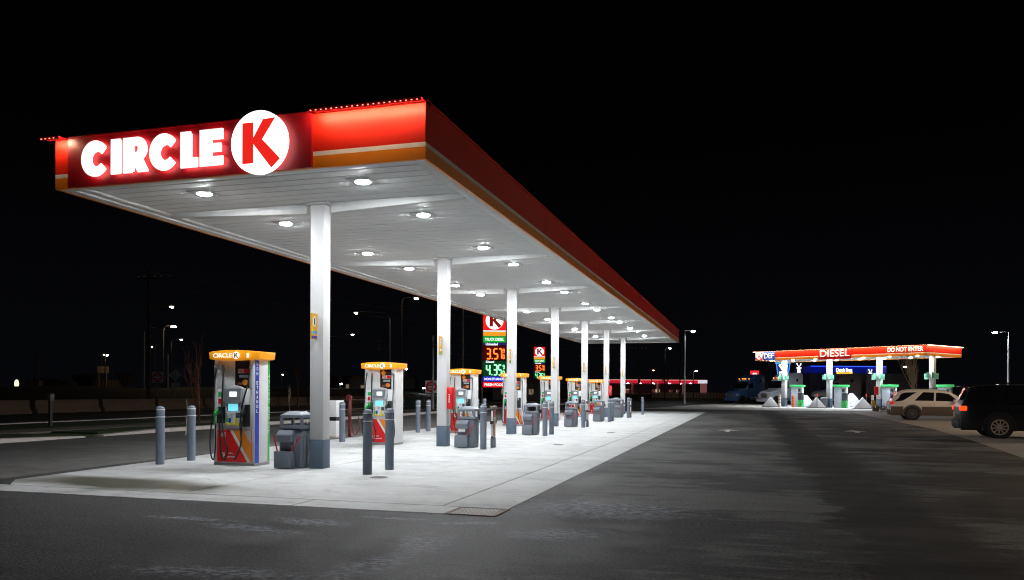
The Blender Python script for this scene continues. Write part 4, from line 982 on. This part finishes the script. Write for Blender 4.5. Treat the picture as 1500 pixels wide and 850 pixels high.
# diesel dispensers, guards
def diesel_pump(px, d, label, flip=False):
    x, y = at(px, d)
    t = thing('diesel_dispenser', label, 'fuel pump', (x, y, .006), ang*.6, 'green topped diesel dispensers')
    P = lambda mb_, n, m, **k: mb_.build(n, m, t, **k)
    P(MB().box(-.55, .12, -.35, .35, 0, 2.02), 'cabinet', mat('pale_blue_cabinet', (.55, .63, .72), .4), bevel=.01)
    P(MB().box(.121, .55, -.32, .32, .0, .7), 'lower_door', mat('light_green_door', (.05, .55, .12), .45), bevel=.01)
    P(MB().box(.121, .55, -.25, .32, .701, 1.42), 'pump_face', DGREY, bevel=.01)
    P(MB().box(.121, .55, -.30, .32, 1.421, 2.02), 'display_head', PRWHITE, bevel=.01)
    P(MB().box(.18, .42, -.315, -.301, 1.55, 1.85), 'display_screen', DGREY)
    P(MB().box(-.66, .68, -.42, .42, 2.021, 2.24), 'valance', glow('green_valance', (.06, .55, .16), .35), bevel=.02)
    P(MB().tube(curve_pts([(.5, -.33, 1.9), (.62, -.4, 1.2), (.68, -.42, .5), (.5, -.4, .2), (.35, -.35, .7)]), .02), 'hose', RUBBER)
    return t
diesel_pump(1168, 81, 'green topped diesel dispenser nearest the left end of the diesel canopy')
diesel_pump(1232, 77, 'green topped diesel dispenser second from left under the diesel canopy')
diesel_pump(1303, 73.5, 'green topped diesel dispenser between the yellow hydrant and the white car')
diesel_pump(1384, 71, 'green topped diesel dispenser showing above the white car roof')
GUARD = mat('guard_paint_white', (.60, .64, .70), .5)
def guard(px, d, label, w_=1.6, h=1.05, rz=0):
    x, y = at(px, d); t = thing('island_guard', label, 'island guard', (x, y, .006), rz, 'pyramid shaped island guards')
    MB().add([(-w_/2, -.5, .05), (w_/2, -.5, .05), (w_/2, .9, .05), (-w_/2, .9, .05), (0, -.1, h), (0, .4, h)], [(0, 3, 2, 1), (0, 1, 4), (1, 2, 5, 4), (2, 3, 5), (3, 0, 4, 5)]).build('cover', GUARD, t, bevel=.012)
    MB().box(-w_/2-.05, w_/2+.05, -.56, .96, 0, .049).build('skirt', DGREY, t)
    return t
guard(1129, 80.5, 'pyramid guard at the left end in front of the diesel columns')
guard(1196.5, 76.5, 'pyramid guard in the middle with a small red marker on top')
guard(1264, 73, 'pyramid guard nearest the yellow hydrant with a small red marker')
guard(1181, 84, 'dark sided pyramid guard behind the leftmost diesel dispenser', 2.0, 1.2, .7)
guard(1249, 82, 'dark sided pyramid guard behind the second diesel dispenser', 2.2, 1.4, .7)
for px, lb in ((1197, 'small red topped marker behind the middle pyramid guard'), (1269, 'small red topped marker behind the right pyramid guard')):
    x, y = at(px, 76); t = thing('marker_post', lb, 'marker', (x, y, 0), 0, 'red topped markers')
    MB().tube([(0, 0, 0), (0, 0, 1.15)], .03, 8).build('post', DGREY, t); MB().lathe([(.05, 1.12), (.07, 1.25), (.02, 1.42)], n=10).build('tip', mat('marker_red', (.6, .05, .03), .4, emit=(.6, .03, .02), es=.3), t)
# hydrant-like yellow post and small posts
x, y = at(1280, 66); t = thing('yellow_hydrant', 'yellow hydrant post at the corner of the diesel pad', 'hydrant', (x, y, 0))
HY = mat('hydrant_yellow', (.85, .5, .05), .5)
MB().lathe([(.16, 0), (.16, .06), (.11, .08), (.11, .62), (.15, .66), (.13, .78), (.06, .88), (.04, .93)], n=16).build('barrel', HY, t)
MB().lathe([(.07, -.24), (.07, .24)], (0, 0, .5), n=12, axis='X').build('side_outlet', HY, t); MB().lathe([(.085, -.2), (.085, 0)], (0, 0, .45), n=12, axis='Y').build('front_outlet', HY, t)
def spost(px, d, h, m, lb, r=.12):
    x, y = at(px, d); t = thing('guard_post', lb, 'post', (x, y, 0), 0, 'small guard posts at the diesel islands')
    MB().lathe([(r, 0), (r, h-.04), (r*.7, h)], n=14).build('sleeve', m, t)
    a = MB()
    for z in (.35, .6, .85):
        a.lathe([(r+.004, h*z), (r+.004, h*z+.07)], n=14)
    a.build('bands', mat('post_orange', (.8, .3, .05), .5), t)
spost(1142, 79.5, 1.25, PRWHITE, 'orange banded white post right of the leftmost pyramid guard'); spost(1278, 72, 1.25, PRWHITE, 'orange banded white post behind the yellow hydrant')
spost(1162, 80, 1.2, mat('post_orange2', (.75, .12, .04), .5), 'red-orange post beside the leftmost diesel dispenser')
x, y = at(1208, 78); t = thing('waste_bin', 'dark round bin left of the second diesel column', 'trash bin', (x, y, 0)); MB().lathe([(.34, 0), (.38, .9)], n=18).build('body', DGREY, t); MB().lathe([(.40, .901), (.40, .95), (.3, 1.0)], n=18).build('rim', GALV, t)
x, y = at(1284, 71.3); t = thing('extinguisher_cabinet', 'red extinguisher box on the third diesel column', 'fire extinguisher box', (x, y, 1.3)); MB().box(-.16, .16, -.12, .12, 0, .75).build('cabinet', SIGNRED, t, bevel=.02); MB().box(-.12, .12, -.135, -.121, .06, .66).build('door', SIGNRED, t)
print('diesel done')

# ------------------------------------------------------------------ COFFEE KIOSK and signs beyond
def windmill(a, c, s, y):
    """simple windmill outline of height s"""
    cx, cz = c
    a.prism([(-.20*s, -.5*s), (.20*s, -.5*s), (.12*s, .12*s), (0, .2*s), (-.12*s, .12*s)], (cx, y, cz), X, Z, (0, -.04, 0))
    for an, kk in ((62, 1.15), (118, 1.25), (196, .62), (-14, .62)):
        d = Vector((math.cos(R(an)), math.sin(R(an)))); n = Vector((-d.y, d.x))
        q = [d*(.05*s)+n*.02*s, d*(.46*s*kk)+n*.07*s, d*(.46*s*kk)-n*.08*s, d*(.05*s)-n*.02*s]
        a.prism([(p.x, p.y) for p in q], (cx, y-.045, cz+.10*s), X, Z, (0, -.02, 0))
x0, y0 = at(1187, 112); x1, y1 = at(1297, 112)
A = Vector((x0, y0, 0)); B_ = Vector((x1, y1, 0)); L = (B_-A).length; an = math.atan2((B_-A).y, (B_-A).x)
zt = zat(537, 1240, 112); zb = zat(547, 1240, 112)
k = thing('coffee_kiosk', 'dark drive-through coffee kiosk with blue glowing roof band', 'building', (x0, y0, 0), an)
K = lambda mb_, n, m, par=None, **q: mb_.build(n, m, par or k, **q)
K(MB().box(0, L, .05, 6, 0, zb), 'wall', mat('kiosk_dark_wall', (.05, .05, .08), .7), bevel=.02)
K(MB().box(-.15, L+.15, 0, 6.1, zb+.001, zt), 'roof_band', mat('kiosk_blue_band', (.02, .04, .45), .4, emit=(.0, .01, .5), es=.12))
K(MB().box(0, L, -.16, -.10, zt-.03, zt+.02), 'led_strip', glow('kiosk_led_blue', (.03, .08, 1), 3.2))
for s in (.2, .55, .8): 
    f = K(MB().box(L*s-.6, L*s+.6, .02, .049, 1.0, 2.1), 'window', GLASS); K(MB().box(L*s-.66, L*s+.66, 0.0, .019, .93, 1.0), 'sill', GALV, f)
xs_ = (1236-1187)/110*L
K(MB().text('Dutch Bros', (xs_, -.12, zat(542.5, 1236, 112)), X, Z, 2.2, .52, .05, .014), 'sign_text', glow('kiosk_sign_white', (1, 1, 1), 1.6), smooth=False)
K(MB().box(xs_-1.05, xs_+1.15, -.14, -.06, zat(548, 1236, 112), zat(545.5, 1236, 112)), 'sign_bar', glow('kiosk_sign_yellow', (1, .62, .06), 1.1))
K(MB().text('COFFEE', (xs_, -.145, zat(546.8, 1236, 112)), X, Z, 1.4, .14, .02, .014), 'sign_text', BLACK, smooth=False)
xs2 = (1274-1187)/110*L
tw = K(MB().box(xs2-.6, xs2+.6, -.10, .0, zat(558, 1274, 112), zb+.35), 'tower_panel', mat('tower_panel_navy', (.02, .03, .12), .5, emit=(.01, .015, .08), es=.5))
a = MB(); windmill(a, (xs2, zat(547.5, 1274, 112)), .95, -.12); K(a, 'windmill_emblem', glow('emblem_white', (.95, .97, 1), 1.3), tw, smooth=False)
x, y = at(1170, 108); t = thing('windmill_sign', 'small glowing white windmill emblem on a dark panel left of the kiosk', 'sign', (x, y, 0), YAW-.15)
zc = zat(540, 1170, 108)
MB().box(-.6, .6, 0, .12, zc-1.1, zc+1.0).build('panel', mat('navy_panel', (.015, .02, .05), .6), t); MB().tube([(0, .06, 0), (0, .06, zc-1.1)], .09).build('post', DPOLE, t)
a = MB(); windmill(a, (0, zc), 1.15, -.02); a.build('windmill_emblem', MATS['emblem_white'], t, smooth=False)
# cup sign
x, y = at(1147, 100); t = thing('cup_sign', 'tall blue outlined drinks cup sign with white windmill behind the diesel canopy', 'sign', (x, y, 0), YAW-.15)
z0c, z1c = zat(558, 1147, 100), zat(528.5, 1147, 100); BL = glow('cup_blue', (.04, .30, .95), 1.0); hh = z1c-z0c
MB().prism([(-.55, z0c), (.55, z0c), (.82, z1c-.35), (-.82, z1c-.35)], (0, .05, 0), X, Z, (0, .12, 0)).build('cup_body', mat('cup_navy', (.02, .03, .08), .5, emit=(.005, .02, .08), es=.6), t)
MB().prism([(-.92, z1c-.42), (.92, z1c-.42), (.95, z1c-.22), (.74, z1c-.2), (.66, z1c), (-.66, z1c), (-.74, z1c-.2), (-.95, z1c-.22)], (0, 0, 0), X, Z, (0, .2, 0)).build('cup_lid', glow('cup_lid_blue', (.08, .42, .85), .7), t, bevel=.02)
a = MB()
for s in (-1, 1): a.prism([(s*.50, z0c), (s*.58, z0c), (s*.86, z1c-.43), (s*.76, z1c-.43)], (0, -.01, 0), X, Z, (0, .05, 0))
a.build('cup_outline', BL, t, smooth=False)
a = MB(); windmill(a, (0, z0c+.95), 1.75, 0.0); a.build('windmill_emblem', MATS['emblem_white'], t, smooth=False)
MB().tube([(0, .1, 0), (0, .1, z0c)], .12).build('post', DPOLE, t)
# red sign behind the first truck
x, y = at(1105.5, 140); zc = zat(548.3, 1105, 140); t = thing('red_store_sign', 'glowing red sign with white shape above the dark blue truck', 'sign', (x, y, 0), YAW-.1)
MB().box(-.72, .72, 0, .2, zc-.55, zc+.58).build('panel', glow('red_sign_face', (1, .02, .03), 1.3), t, bevel=.02)
MB().prism([(-.58, -.42), (.58, -.42), (.62, -.12), (.40, -.1), (.30, .18), (-.30, .18), (-.40, -.1), (-.62, -.12)], (0, -.005, zc), X, Z, (0, -.03, 0)).build('white_shape', glow('red_sign_white', (1, .75, .75), 1.6), t, smooth=False)
MB().box(-.2, .2, -.045, -.036, zc-.02, zc+.05).build('dark_bar', SIGNRED, t)
MB().tube([(0, .1, 0), (0, .1, zc-.55)], .12).build('post', DPOLE, t)

# ------------------------------------------------------------------ DISTANT RED BANDED CANOPY
D2 = 240; x0, y0 = at(840, D2); x1, y1 = at(1036, D2); L = math.hypot(x1-x0, y1-y0); an = math.atan2(y1-y0, x1-x0)
t = thing('distant_canopy', 'distant fuel canopy with glowing red and white band behind the last columns', 'canopy', (x0, y0, 0), an)
zb, zt = zat(561.6, 940, D2), zat(556.6, 940, D2)
MB().box(0, L, 0, 8, zb, zt).build('band', glow('far_red_band', (.75, .02, .05), .55), t)
MB().box(0, L*.18, -.06, -.001, zb+.05, zt-.05).box(L*.20, L*.27, -.06, -.001, zt-.5, zt-.1).box(L*.93, L, -.06, -.001, zb, zt).build('white_section', glow('far_white_band', (.75, .8, .95), .7), t)
MB().box(0, L, -.09, -.061, zt-.12, zt).build('light_strip', glow('far_strip', (1, .55, .4), .8), t)
for px in (928, 965, 1003, 1032): 
    xx = (px-840)/196*L; MB().box(xx-.3, xx+.3, 1, 1.6, 0, zb).build('column', mat('far_column', (.7, .65, .65), .5), t)
for px in (921, 959, 985, 996):
    xx = (px-840)/196*L; q = MB().box(xx-.5, xx+.5, 2, 2.8, 0, 2.1).build('dispenser', mat('far_pump', (.7, .7, .7), .5), t)
for px in (922, 940, 960, 984, 1000, 1015):
    xx = (px-840)/196*L; MB().box(xx-.25, xx+.25, 3, 3.5, zb-.08, zb).build('light_fixture', glow('far_lamp', (1, .95, .9), 60), t)
MB().box(L-2.1, L-.2, -.4, -.1, zb-3.6, zb-.1).build('price_board', mat('far_board', (.5, .35, .33), .5, emit=(.3, .1, .1), es=.4), t)
x, y = at(1010, 215); t = thing('shop_building', 'low dark shop behind the distant red banded canopy', 'building', at(950, 262)+(0,), YAW)
MB().box(-25, 14, 0, 8, 0, 3.6).build('wall', mat('shop_wall', (.09, .06, .05), .8), t); MB().box(-25.3, 14.3, -.3, 8.3, 3.6, 4.0).build('roof', BARR, t)
for s in (-14, -7, 3): f = MB().box(s-.7, s+.7, -.05, -.001, .8, 2.3).build('window', glow('shop_window', (1, .7, .45), .5), t); MB().box(s-.8, s+.8, -.09, -.0, .72, .8).build('sill', BARR, f)
# pale fence on the skyline
x0, y0 = at(955, 170); x1, y1 = at(1160, 170); L = math.hypot(x1-x0, y1-y0)
t = thing('fence', 'long pale slatted fence on the skyline behind the dark blue truck', 'fence', (x0, y0, 0), math.atan2(y1-y0, x1-x0))
a = MB(); n = int(L/.6)
for i in range(n): a.box(i*.6, i*.6+.48, -.03, .03, .1, 1.35)
a.build('boards', mat('fence_pale', (.3, .27, .24), .8), t)
MB().box(0, L, .03, .08, .3, .4).box(0, L, .03, .08, 1.0, 1.1).build('rails', mat('fence_pale', (.3, .27, .24), .8), t)
# scattered far lights: small lit shops on the left-middle skyline
def far_house(px, d, w_, h, label, m, lit=None, rz=0):
    x, y = at(px, d); t = thing('far_house', label, 'building', (x, y, 0), YAW+rz)
    MB().box(-w_/2, w_/2, 0, 6, 0, h).build('wall', m, t)
    MB().prism([(-w_/2-.3, h), (w_/2+.3, h), (w_/2-.8, h+.9), (-w_/2+.8, h+.9)], (0, -.3, 0), X, Z, (0, 6.6, 0)).build('roof', BARR, t)
    for s in (-.3, .2): MB().box(w_*s-.4, w_*s+.4, -.04, -.001, h*.35, h*.7).build('window', glow('dim_window', (1, .75, .5), .12) if not lit else lit, t)
    return t
HM = mat('house_dim', (.22, .2, .2), .8)
far_house(560, 170, 14, 3.6, 'dim low house behind the second dispenser', HM)
far_house(495, 200, 12, 4.2, 'dim low house left of the second dispenser on the skyline', HM)
far_house(762, 130, 9, 2.6, 'dim low building behind the fourth dispenser', HM, None)
lamp_px(500, 563, 150, (.3, 0), 'low bright floodlight on the skyline left of the second dispenser', m=COOLL, r=.22, pole=DPOLE)
lamp_px(595, 541, 110, (.2, .1), 'warm yellow lamp just right of the second dispenser valance', r=.13, pole=DPOLE)
lamp_px(621, 569, 140, (.2, .1), 'low white floodlight on the skyline left of the second column', m=COOLL, r=.18, pole=DPOLE)
lamp_px(414, 549, 130, (.2, .1), 'small lamp on short pole behind the nearest bin', r=.09)
lamp_px(152, 520, 120, (.3, .1), 'tiny lamp on pole above the billboard', m=glow('dim_cool', (.7, .8, 1), 12), r=.09, pole=DPOLE)
print('background done')

# ------------------------------------------------------------------ VEHICLES
def loft(a, secs):
    n = len(secs[0]); vs = [p for s in secs for p in s]; fs = []
    for i in range(len(secs)-1):
        for k in range(n): fs.append((i*n+k, i*n+(k+1) % n, (i+1)*n+(k+1) % n, (i+1)*n+k))
    fs += [tuple(range(n))[::-1], tuple((len(secs)-1)*n+k for k in range(n))]
    return a.add(vs, fs)
def lerp_tab(tab, x):
    for (a, b) in zip(tab, tab[1:]):
        if x <= b[0]: t = (x-a[0])/(b[0]-a[0]) if b[0] > a[0] else 0; t = max(0, min(1, t)); return a[1]+(b[1]-a[1])*t
    return tab[-1][1]
def wheel(t, x, y, r, rimm, spokes=5, side=-1):
    w_ = MB().lathe([(r*.66, -.11), (r*.94, -.115), (r, -.08), (r, .08), (r*.94, .115), (r*.66, .11)], (x, y, r), n=32, axis='Y')
    tw = MB(); n=32
    wh = thing_part('wheel', t)
    w_.build('tyre', TYRE, wh)
    a = MB(); yo = y+side*.122
    a.holed(disc(r*.70, 32), disc(r*.60, 32), (x, yo, r), X, Z, (0, .06*-side, 0))
    for i in range(spokes*2):
        an = 2*math.pi*i/(spokes*2)+.2; d = Vector((math.cos(an), math.sin(an))); nn = Vector((-d.y, d.x))
        q = [d*.05+nn*.022, d*r*.62+nn*.018, d*r*.62-nn*.018, d*.05-nn*.022]
        a.prism([(p.x, p.y) for p in q], (x, yo-side*.004*(i % 2)-side*.006, r), X, Z, (0, -side*.03, 0))
    a.lathe([(.065, -.02), (.065, .02)], (x, yo, r), n=16, axis='Y')
    a.build('rim', rimm, wh)
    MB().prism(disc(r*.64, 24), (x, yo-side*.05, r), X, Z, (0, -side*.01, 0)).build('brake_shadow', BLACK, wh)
def thing_part(name, parent):
    o = bpy.data.objects.new(name, None); C.objects.link(o); o.parent = parent; o.empty_display_size = .1; return o
def suv(loc, label, body, clad, L=4.7, H=1.75, W=.92, r=.36, wb=(.95, 3.7), rake=.55, plate=False, tail=TAIL, quarter=True, spokes=5, rimm=RIM, rz=0, cladz=.62, roofm=None):
    t = thing('parked_car', label, 'car', loc, rz, None)
    roof = [(0, .92*H), (rake*.3, .985*H), (1.3, H), (2.6, .985*H), (3.15, .93*H), (L*.80, .62*H), (L, .50*H)]
    topp = [(0, .56*H), (.12, .70*H), (rake*.55, .93*H), (.75, .985*H), (1.6, H), (2.5, .98*H), (2.95, .92*H), (3.72, .615*H), (4.45, .55*H), (L, .42*H)]
    belt = [(0, .56*H), (.6, .585*H), (2.5, .575*H), (3.6, .565*H), (L, .42*H)]
    hw = [(0, W*.86), (.25, W*.96), (1, W), (3.6, W), (4.3, W*.93), (L, W*.72)]
    xs_ = [0, .06, .15, .3, .5, .8, 1.2, 1.7, 2.2, 2.7, 3.0, 3.3, 3.6, 3.9, 4.2, 4.45, 4.62, L]
    secs = []
    for x in xs_:
        w_ = lerp_tab(hw, x); b = lerp_tab(belt, x); tp = max(lerp_tab(topp, x), b+.005); zl = .26 if .3 < x < L-.3 else .36
        f = min(1, (tp-b)/(H*.40)); rw = w_*(1-.24*f)
        half = [(w_*.90, zl), (w_*.985, zl+.10), (w_, (zl+b)/2), (w_*.985, b-.06), (w_*.955, b), (rw+(.02*f), tp-.10*f-.003), (rw-.05, tp-.028*f-.002), (rw*.55, tp)]
        secs.append([(x, -p[0], p[1]) for p in half]+[(x, p[0], p[1]) for p in half[::-1]])
    bo = loft(MB(), secs).build('body', body, t, bevel=0)
    md = bo.modifiers.new('s', 'SUBSURF'); md.levels = 1; md.render_levels = 2
    def side_pt(x, v, s, o=.012):
        """v 0..1 from belt to roof line on the side glass"""
        w_ = lerp_tab(hw, x); b = lerp_tab(belt, x); tp = lerp_tab(topp, x); f = min(1, (tp-b)/(H*.40)); rw = w_*(1-.24*f)+.02*f
        y = w_*.955+(rw-w_*.955)*v; z = b+(tp-.10*f-b)*v
        return (x, s*(y+o), z+.0)
    for s in (-1, 1):
        wins = [((.62, .12, 'p'), (1.45, .12)), ]
        def win(x0, x1, x0t, x1t, nm='side_window'):
            a = MB(); n = 6; vs = []
            for i in range(n+1):
                k = i/n; vs += [side_pt(x0+(x1-x0)*k, .10, s), side_pt(x0t+(x1t-x0t)*k, .86, s)]
            a.add(vs, [(2*i, 2*i+1, 2*i+3, 2*i+2) for i in range(n)]); return a.build(nm, GLASS, t, smooth=False)
        if quarter:
            win(.28, 1.02, .62, 1.18, 'quarter_window'); win(1.22, 2.12, 1.34, 2.16)
        else:
            win(.16, .62, .55, 1.30, 'quarter_window'); win(1.18, 2.12, 1.62, 2.16); win(2.22, 3.38, 2.26, 2.86)
        # cladding, sills, arches
        a = MB()
        for (x0, x1) in ((.02, wb[0]-r-.1), (wb[0]+r+.1, wb[1]-r-.1), (wb[1]+r+.1, L-.15)):
            n = 5; vs = []
            for i in range(n+1):
                x = x0+(x1-x0)*i/n; w_ = lerp_tab(hw, x)
                vs += [(x, s*(w_*.93), .25), (x, s*(w_+.014), .38), (x, s*(w_+.016), cladz)]
            fs = []
            for i in range(n): fs += [(3*i, 3*i+1, 3*i+4, 3*i+3), (3*i+1, 3*i+2, 3*i+5, 3*i+4)]
            a.add(vs, fs)
        a.build('cladding', clad, t)
        for xw in wb:
            a = MB(); w_ = lerp_tab(hw, xw)
            a.holed([(xw+x_*(r+.13), z_*(r+.13)+r) for x_, z_ in arc(0, 0, 1, 1, -15, 195, 18)]+[], [(xw+x_*(r+.05), z_*(r+.05)+r) for x_, z_ in arc(0, 0, 1, 1, -15, 195, 18)], (0, s*(w_-.1), 0), X, Z, (0, s*.13, 0))
            a.build('wheel_arch', clad, t)
            MB().prism(disc(r+.052, 28), (xw, s*(w_-.12), r+.02), X, Z, (0, s*.145, 0)).build('arch_liner', BLACK, t)
            wheel(t, xw, s*(w_-.05), r, rimm, spokes, s)
        for xh in (1.75, 2.85): MB().box(xh-.11, xh+.11, s*(W+.012)-.012, s*(W+.012)+.012, .50*H, .515*H).build('door_handle', body, t, bevel=.005)
        a = MB()
        for xd in (1.18, 2.17, 3.5): a.box(xd-.006, xd+.006, s*(W*.992)-.003+s*.002, s*(W*.992)+.003+s*.002, .34, .54*H)
        a.build('door_gaps', BLACK, t, smooth=False)
        MB().box(3.05, 3.22, s*(W+.10)-.09, s*(W+.10)+.09, .57*H, .66*H).build('mirror', body, t, bevel=.03)
        MB().tube([(.7, s*W*.66, H*.985), (.8, s*W*.66, H+.04), (2.5, s*W*.66, H+.03), (2.65, s*W*.66, H*.965)], .018, 6).build('roof_rail', BLACK, t)
        MB().box(-.02, .20, s*W*.84-.09, s*W*.84+.09, .555*H-.10, .555*H+.06).build('tail_light', tail, t, bevel=.03)
        MB().box(L-.20, L-.03, s*W*.66-.12, s*W*.66+.12, .39*H, .45*H).build('headlight', LGREY, t, bevel=.03)
    MB().hexa([(-.05, -W*.80, .30), (.25, -W*.95, .30), (.25, W*.95, .30), (-.05, W*.80, .30)], [(-.06, -W*.80, .58), (.25, -W*.97, .58), (.25, W*.97, .58), (-.06, W*.80, .58)]).build('rear_bumper', clad, t, bevel=.05, seg=3)
    MB().add([(-.012+.125, -W*.70, .70*H), (-.012+.125, W*.70, .70*H), (.29, W*.62, .925*H), (.29, -W*.62, .925*H), (.07, 0, .70*H), (.27, 0, .93*H)], [(0, 4, 5, 3), (4, 1, 2, 5)]).build('rear_window', GLASS, t, smooth=False)
    MB().box(.05, .32, -W*.6, W*.6, .945*H, .965*H).build('spoiler', body, t, bevel=.008)
    MB().box(-.075, -.061, -.17, .17, .62 if not plate else .66, .77 if not plate else .82).build('licence_plate', mat('plate_cream', (.35, .22, .12), .5, emit=(.5, .2, .06), es=.06) if plate else PRWHITE, t, bevel=.004)
    return t
CREAM = mat('cream_car_paint', (.68, .62, .56), .28, coat=.4, nscale=1, namt=.03)
NAVY = mat('dark_car_paint', (.006, .007, .013), .35, coat=.2, nscale=1, namt=.05)
suv((7.65, 48.9, .004), 'two-tone cream and brown car parked behind the dark one', CREAM, mat('brown_cladding', (.10, .075, .06), .5), 4.75, 1.72, .92, .36, (1.08, 3.75), 1.0, cladz=.74, quarter=False, rz=R(-3), spokes=5, rimm=mat('dull_rim', (.1, .1, .1), .4, .6))
suv((6.95, 30.75, .004), 'dark navy car with glowing tail light cut off by the right edge', NAVY, mat('dark_cladding', (.010, .010, .012), .6), 4.85, 1.80, .95, .37, (1.12, 3.95), .5, plate=True, tail=TAILON, cladz=.52, rz=R(-5), rimm=mat('bronze_rim', (.45, .38, .28), .45, .2))

def truck(loc, rz, label, paint, dark_hood=None, lights=True, trailer=None):
    """bonneted tractor, nose towards local -X"""
    t = thing('semi_truck', label, 'truck', loc, rz, None)
    P = lambda mb_, n, m, **k: mb_.build(n, m, t, **k)
    hood = dark_hood or paint
    sec = []
    for x, w_, zt, zb_ in ((0, .78, 1.35, .55), (.08, .9, 1.55, .5), (.6, .98, 1.72, .5), (1.4, 1.02, 1.85, .5), (1.85, 1.06, 1.95, .5)):
        sec.append([(x, -w_, zb_), (x, -w_*1.02, zt-.35), (x, -w_*.8, zt-.06), (x, -w_*.3, zt), (x, w_*.3, zt), (x, w_*.8, zt-.06), (x, w_*1.02, zt-.35), (x, w_, zb_)])
    P(loft(MB(), sec), 'hood', hood)
    sec = []
    for x, w_, zt in ((1.86, 1.1, 1.96), (2.45, 1.14, 2.95), (2.75, 1.15, 3.25), (3.4, 1.18, 3.7), (4.2, 1.2, 3.92), (5.6, 1.22, 3.98)):
        sec.append([(x, -w_, .7), (x, -w_, zt-.35), (x, -w_*.82, zt-.04), (x, w_*.82, zt-.04), (x, w_, zt-.35), (x, w_, .7)])
    P(loft(MB(), sec), 'cab', paint)
    P(MB().prism([(-1.0, 0), (1.0, 0), (.92, .98), (-.92, .98)], (1.86, 0, 2.0), Y, Vector((.6, 0, .93)).normalized()*1.05, Vector((-.93, 0, .6)).normalized()*.02), 'windshield', GLASS, smooth=False)
    for s in (-1, 1):
        P(MB().prism([(2.15, 2.05), (3.05, 2.0), (3.05, 2.75), (2.55, 2.75)], (0, s*1.155, 0), X, Z, (0, s*.02, 0)), 'side_window', GLASS, smooth=False)
        P(MB().prism([(4.3, 3.0), (4.8, 3.25), (4.65, 2.75)], (0, s*1.215, 0), X, Z, (0, s*.02, 0)), 'sleeper_window', GLASS, smooth=False)
        P(MB().box(.02, .5, s*.86-.12, s*.86+.14, 1.0, 1.25), 'headlight', mat('headlight_glass', (.6, .6, .6), .2), bevel=.04)
        P(MB().box(1.95, 2.1, s*1.35-.12, s*1.35+.12, 2.0, 2.6), 'mirror', BLACK, bevel=.03)
        P(MB().box(2.6, 4.4, s*1.15-.12, s*1.15+.12, .4, .85), 'side_tank', STEEL, bevel=.05)
        for xw in (1.0, 6.2, 7.5):
            wp = thing_part('wheel', t)
            MB().lathe([(.30, -.14), (.50, -.15), (.52, -.1), (.52, .1), (.50, .15), (.30, .14)], (xw, s*.98, .52), n=24, axis='Y').build('tyre', TYRE, wp)
            MB().lathe([(.29, -.12), (.29, .12)], (xw, s*.98, .52), n=16, axis='Y').build('rim', STEEL, wp)
    P(MB().box(-.03, .06, -.48, .48, .75, 1.35), 'grille', STEEL, bevel=.03)
    a = MB()
    for i in range(6): a.box(-.045, -.031, -.42, .42, .80+i*.09, .83+i*.09)
    P(a, 'grille_bars', BLACK, smooth=False)
    P(MB().box(-.15, .25, -1.12, 1.12, .32, .68), 'bumper', paint, bevel=.05)
    P(MB().box(5.3, 8.2, -.45, .45, .75, .95), 'chassis', BLACK)
    if lights:
        for yy in (-.8, -.25, 0, .25, .8): P(MB().box(2.62, 2.72, yy-.06, yy+.06, 3.22+.02, 3.30), 'marker_lamp', glow('marker_amber', (1, .35, .05), 4), bevel=.01)
    if trailer:
        tr_ = tag(MB().box(6.2, 11.2, -1.28, 1.28, 1.1, 3.9).build('trailer', trailer, None, bevel=.02), 'dull brown box trailer behind the parked sleeper cab', 'trailer')
        tr_.location = loc; tr_.rotation_euler = (0, 0, rz)
        a = MB()
        for xx in (9.0, 10.2):
            for s in (-1, 1): a.lathe([(.5, -.14), (.5, .14)], (xx, s*1.0, .52), n=20, axis='Y')
        w2 = a.build('wheels', TYRE, tr_)
        a = MB()
        for i in range(7): a.box(6.3+i*.78, 6.34+i*.78, -1.295, -1.281, 1.15, 3.85)
        a.build('side_ribs', trailer, tr_, smooth=False)
    return t
NB = mat('truck_navy_paint', (.07, .16, .36), .3, coat=.4); WB = mat('truck_silver_paint', (.5, .56, .66), .35); BR = mat('truck_maroon_paint', (.10, .065, .07), .5)
x, y = at(1071, 106); truck((x, y, 0), R(52), 'dark blue semi truck with amber roof markers left of the diesel canopy', NB)
x, y = at(1119, 97); truck((x, y, 0), R(48), 'silver semi truck behind the left end of the diesel canopy', WB)
x, y = at(1190, 103); truck((x, y, 0), R(4), 'dull maroon sleeper cab truck parked behind the second diesel column', BR, mat('truck_white_hood', (.2, .2, .21), .4), False, mat('trailer_brown', (.05, .035, .032), .6))
# added pole lamps out of view, put in for the warm light on the cars
street_lamp(17.5, 40, 7.5, (-1.2, .0), 'added warm pole lamp out of view right of the cream car', m=glow('added_car_lamp', (1, .76, .54), 2700), r=.16, pole=GALV, curved=False, group='added pole lamps out of view')
street_lamp(18.5, 23, 7.5, (-1.2, .0), 'added warm pole lamp out of view right of the dark car', m=glow('added_car_lamp_dim', (1, .78, .58), 1100), r=.16, pole=GALV, curved=False, group='added pole lamps out of view')
print('objects', len(bpy.data.objects))
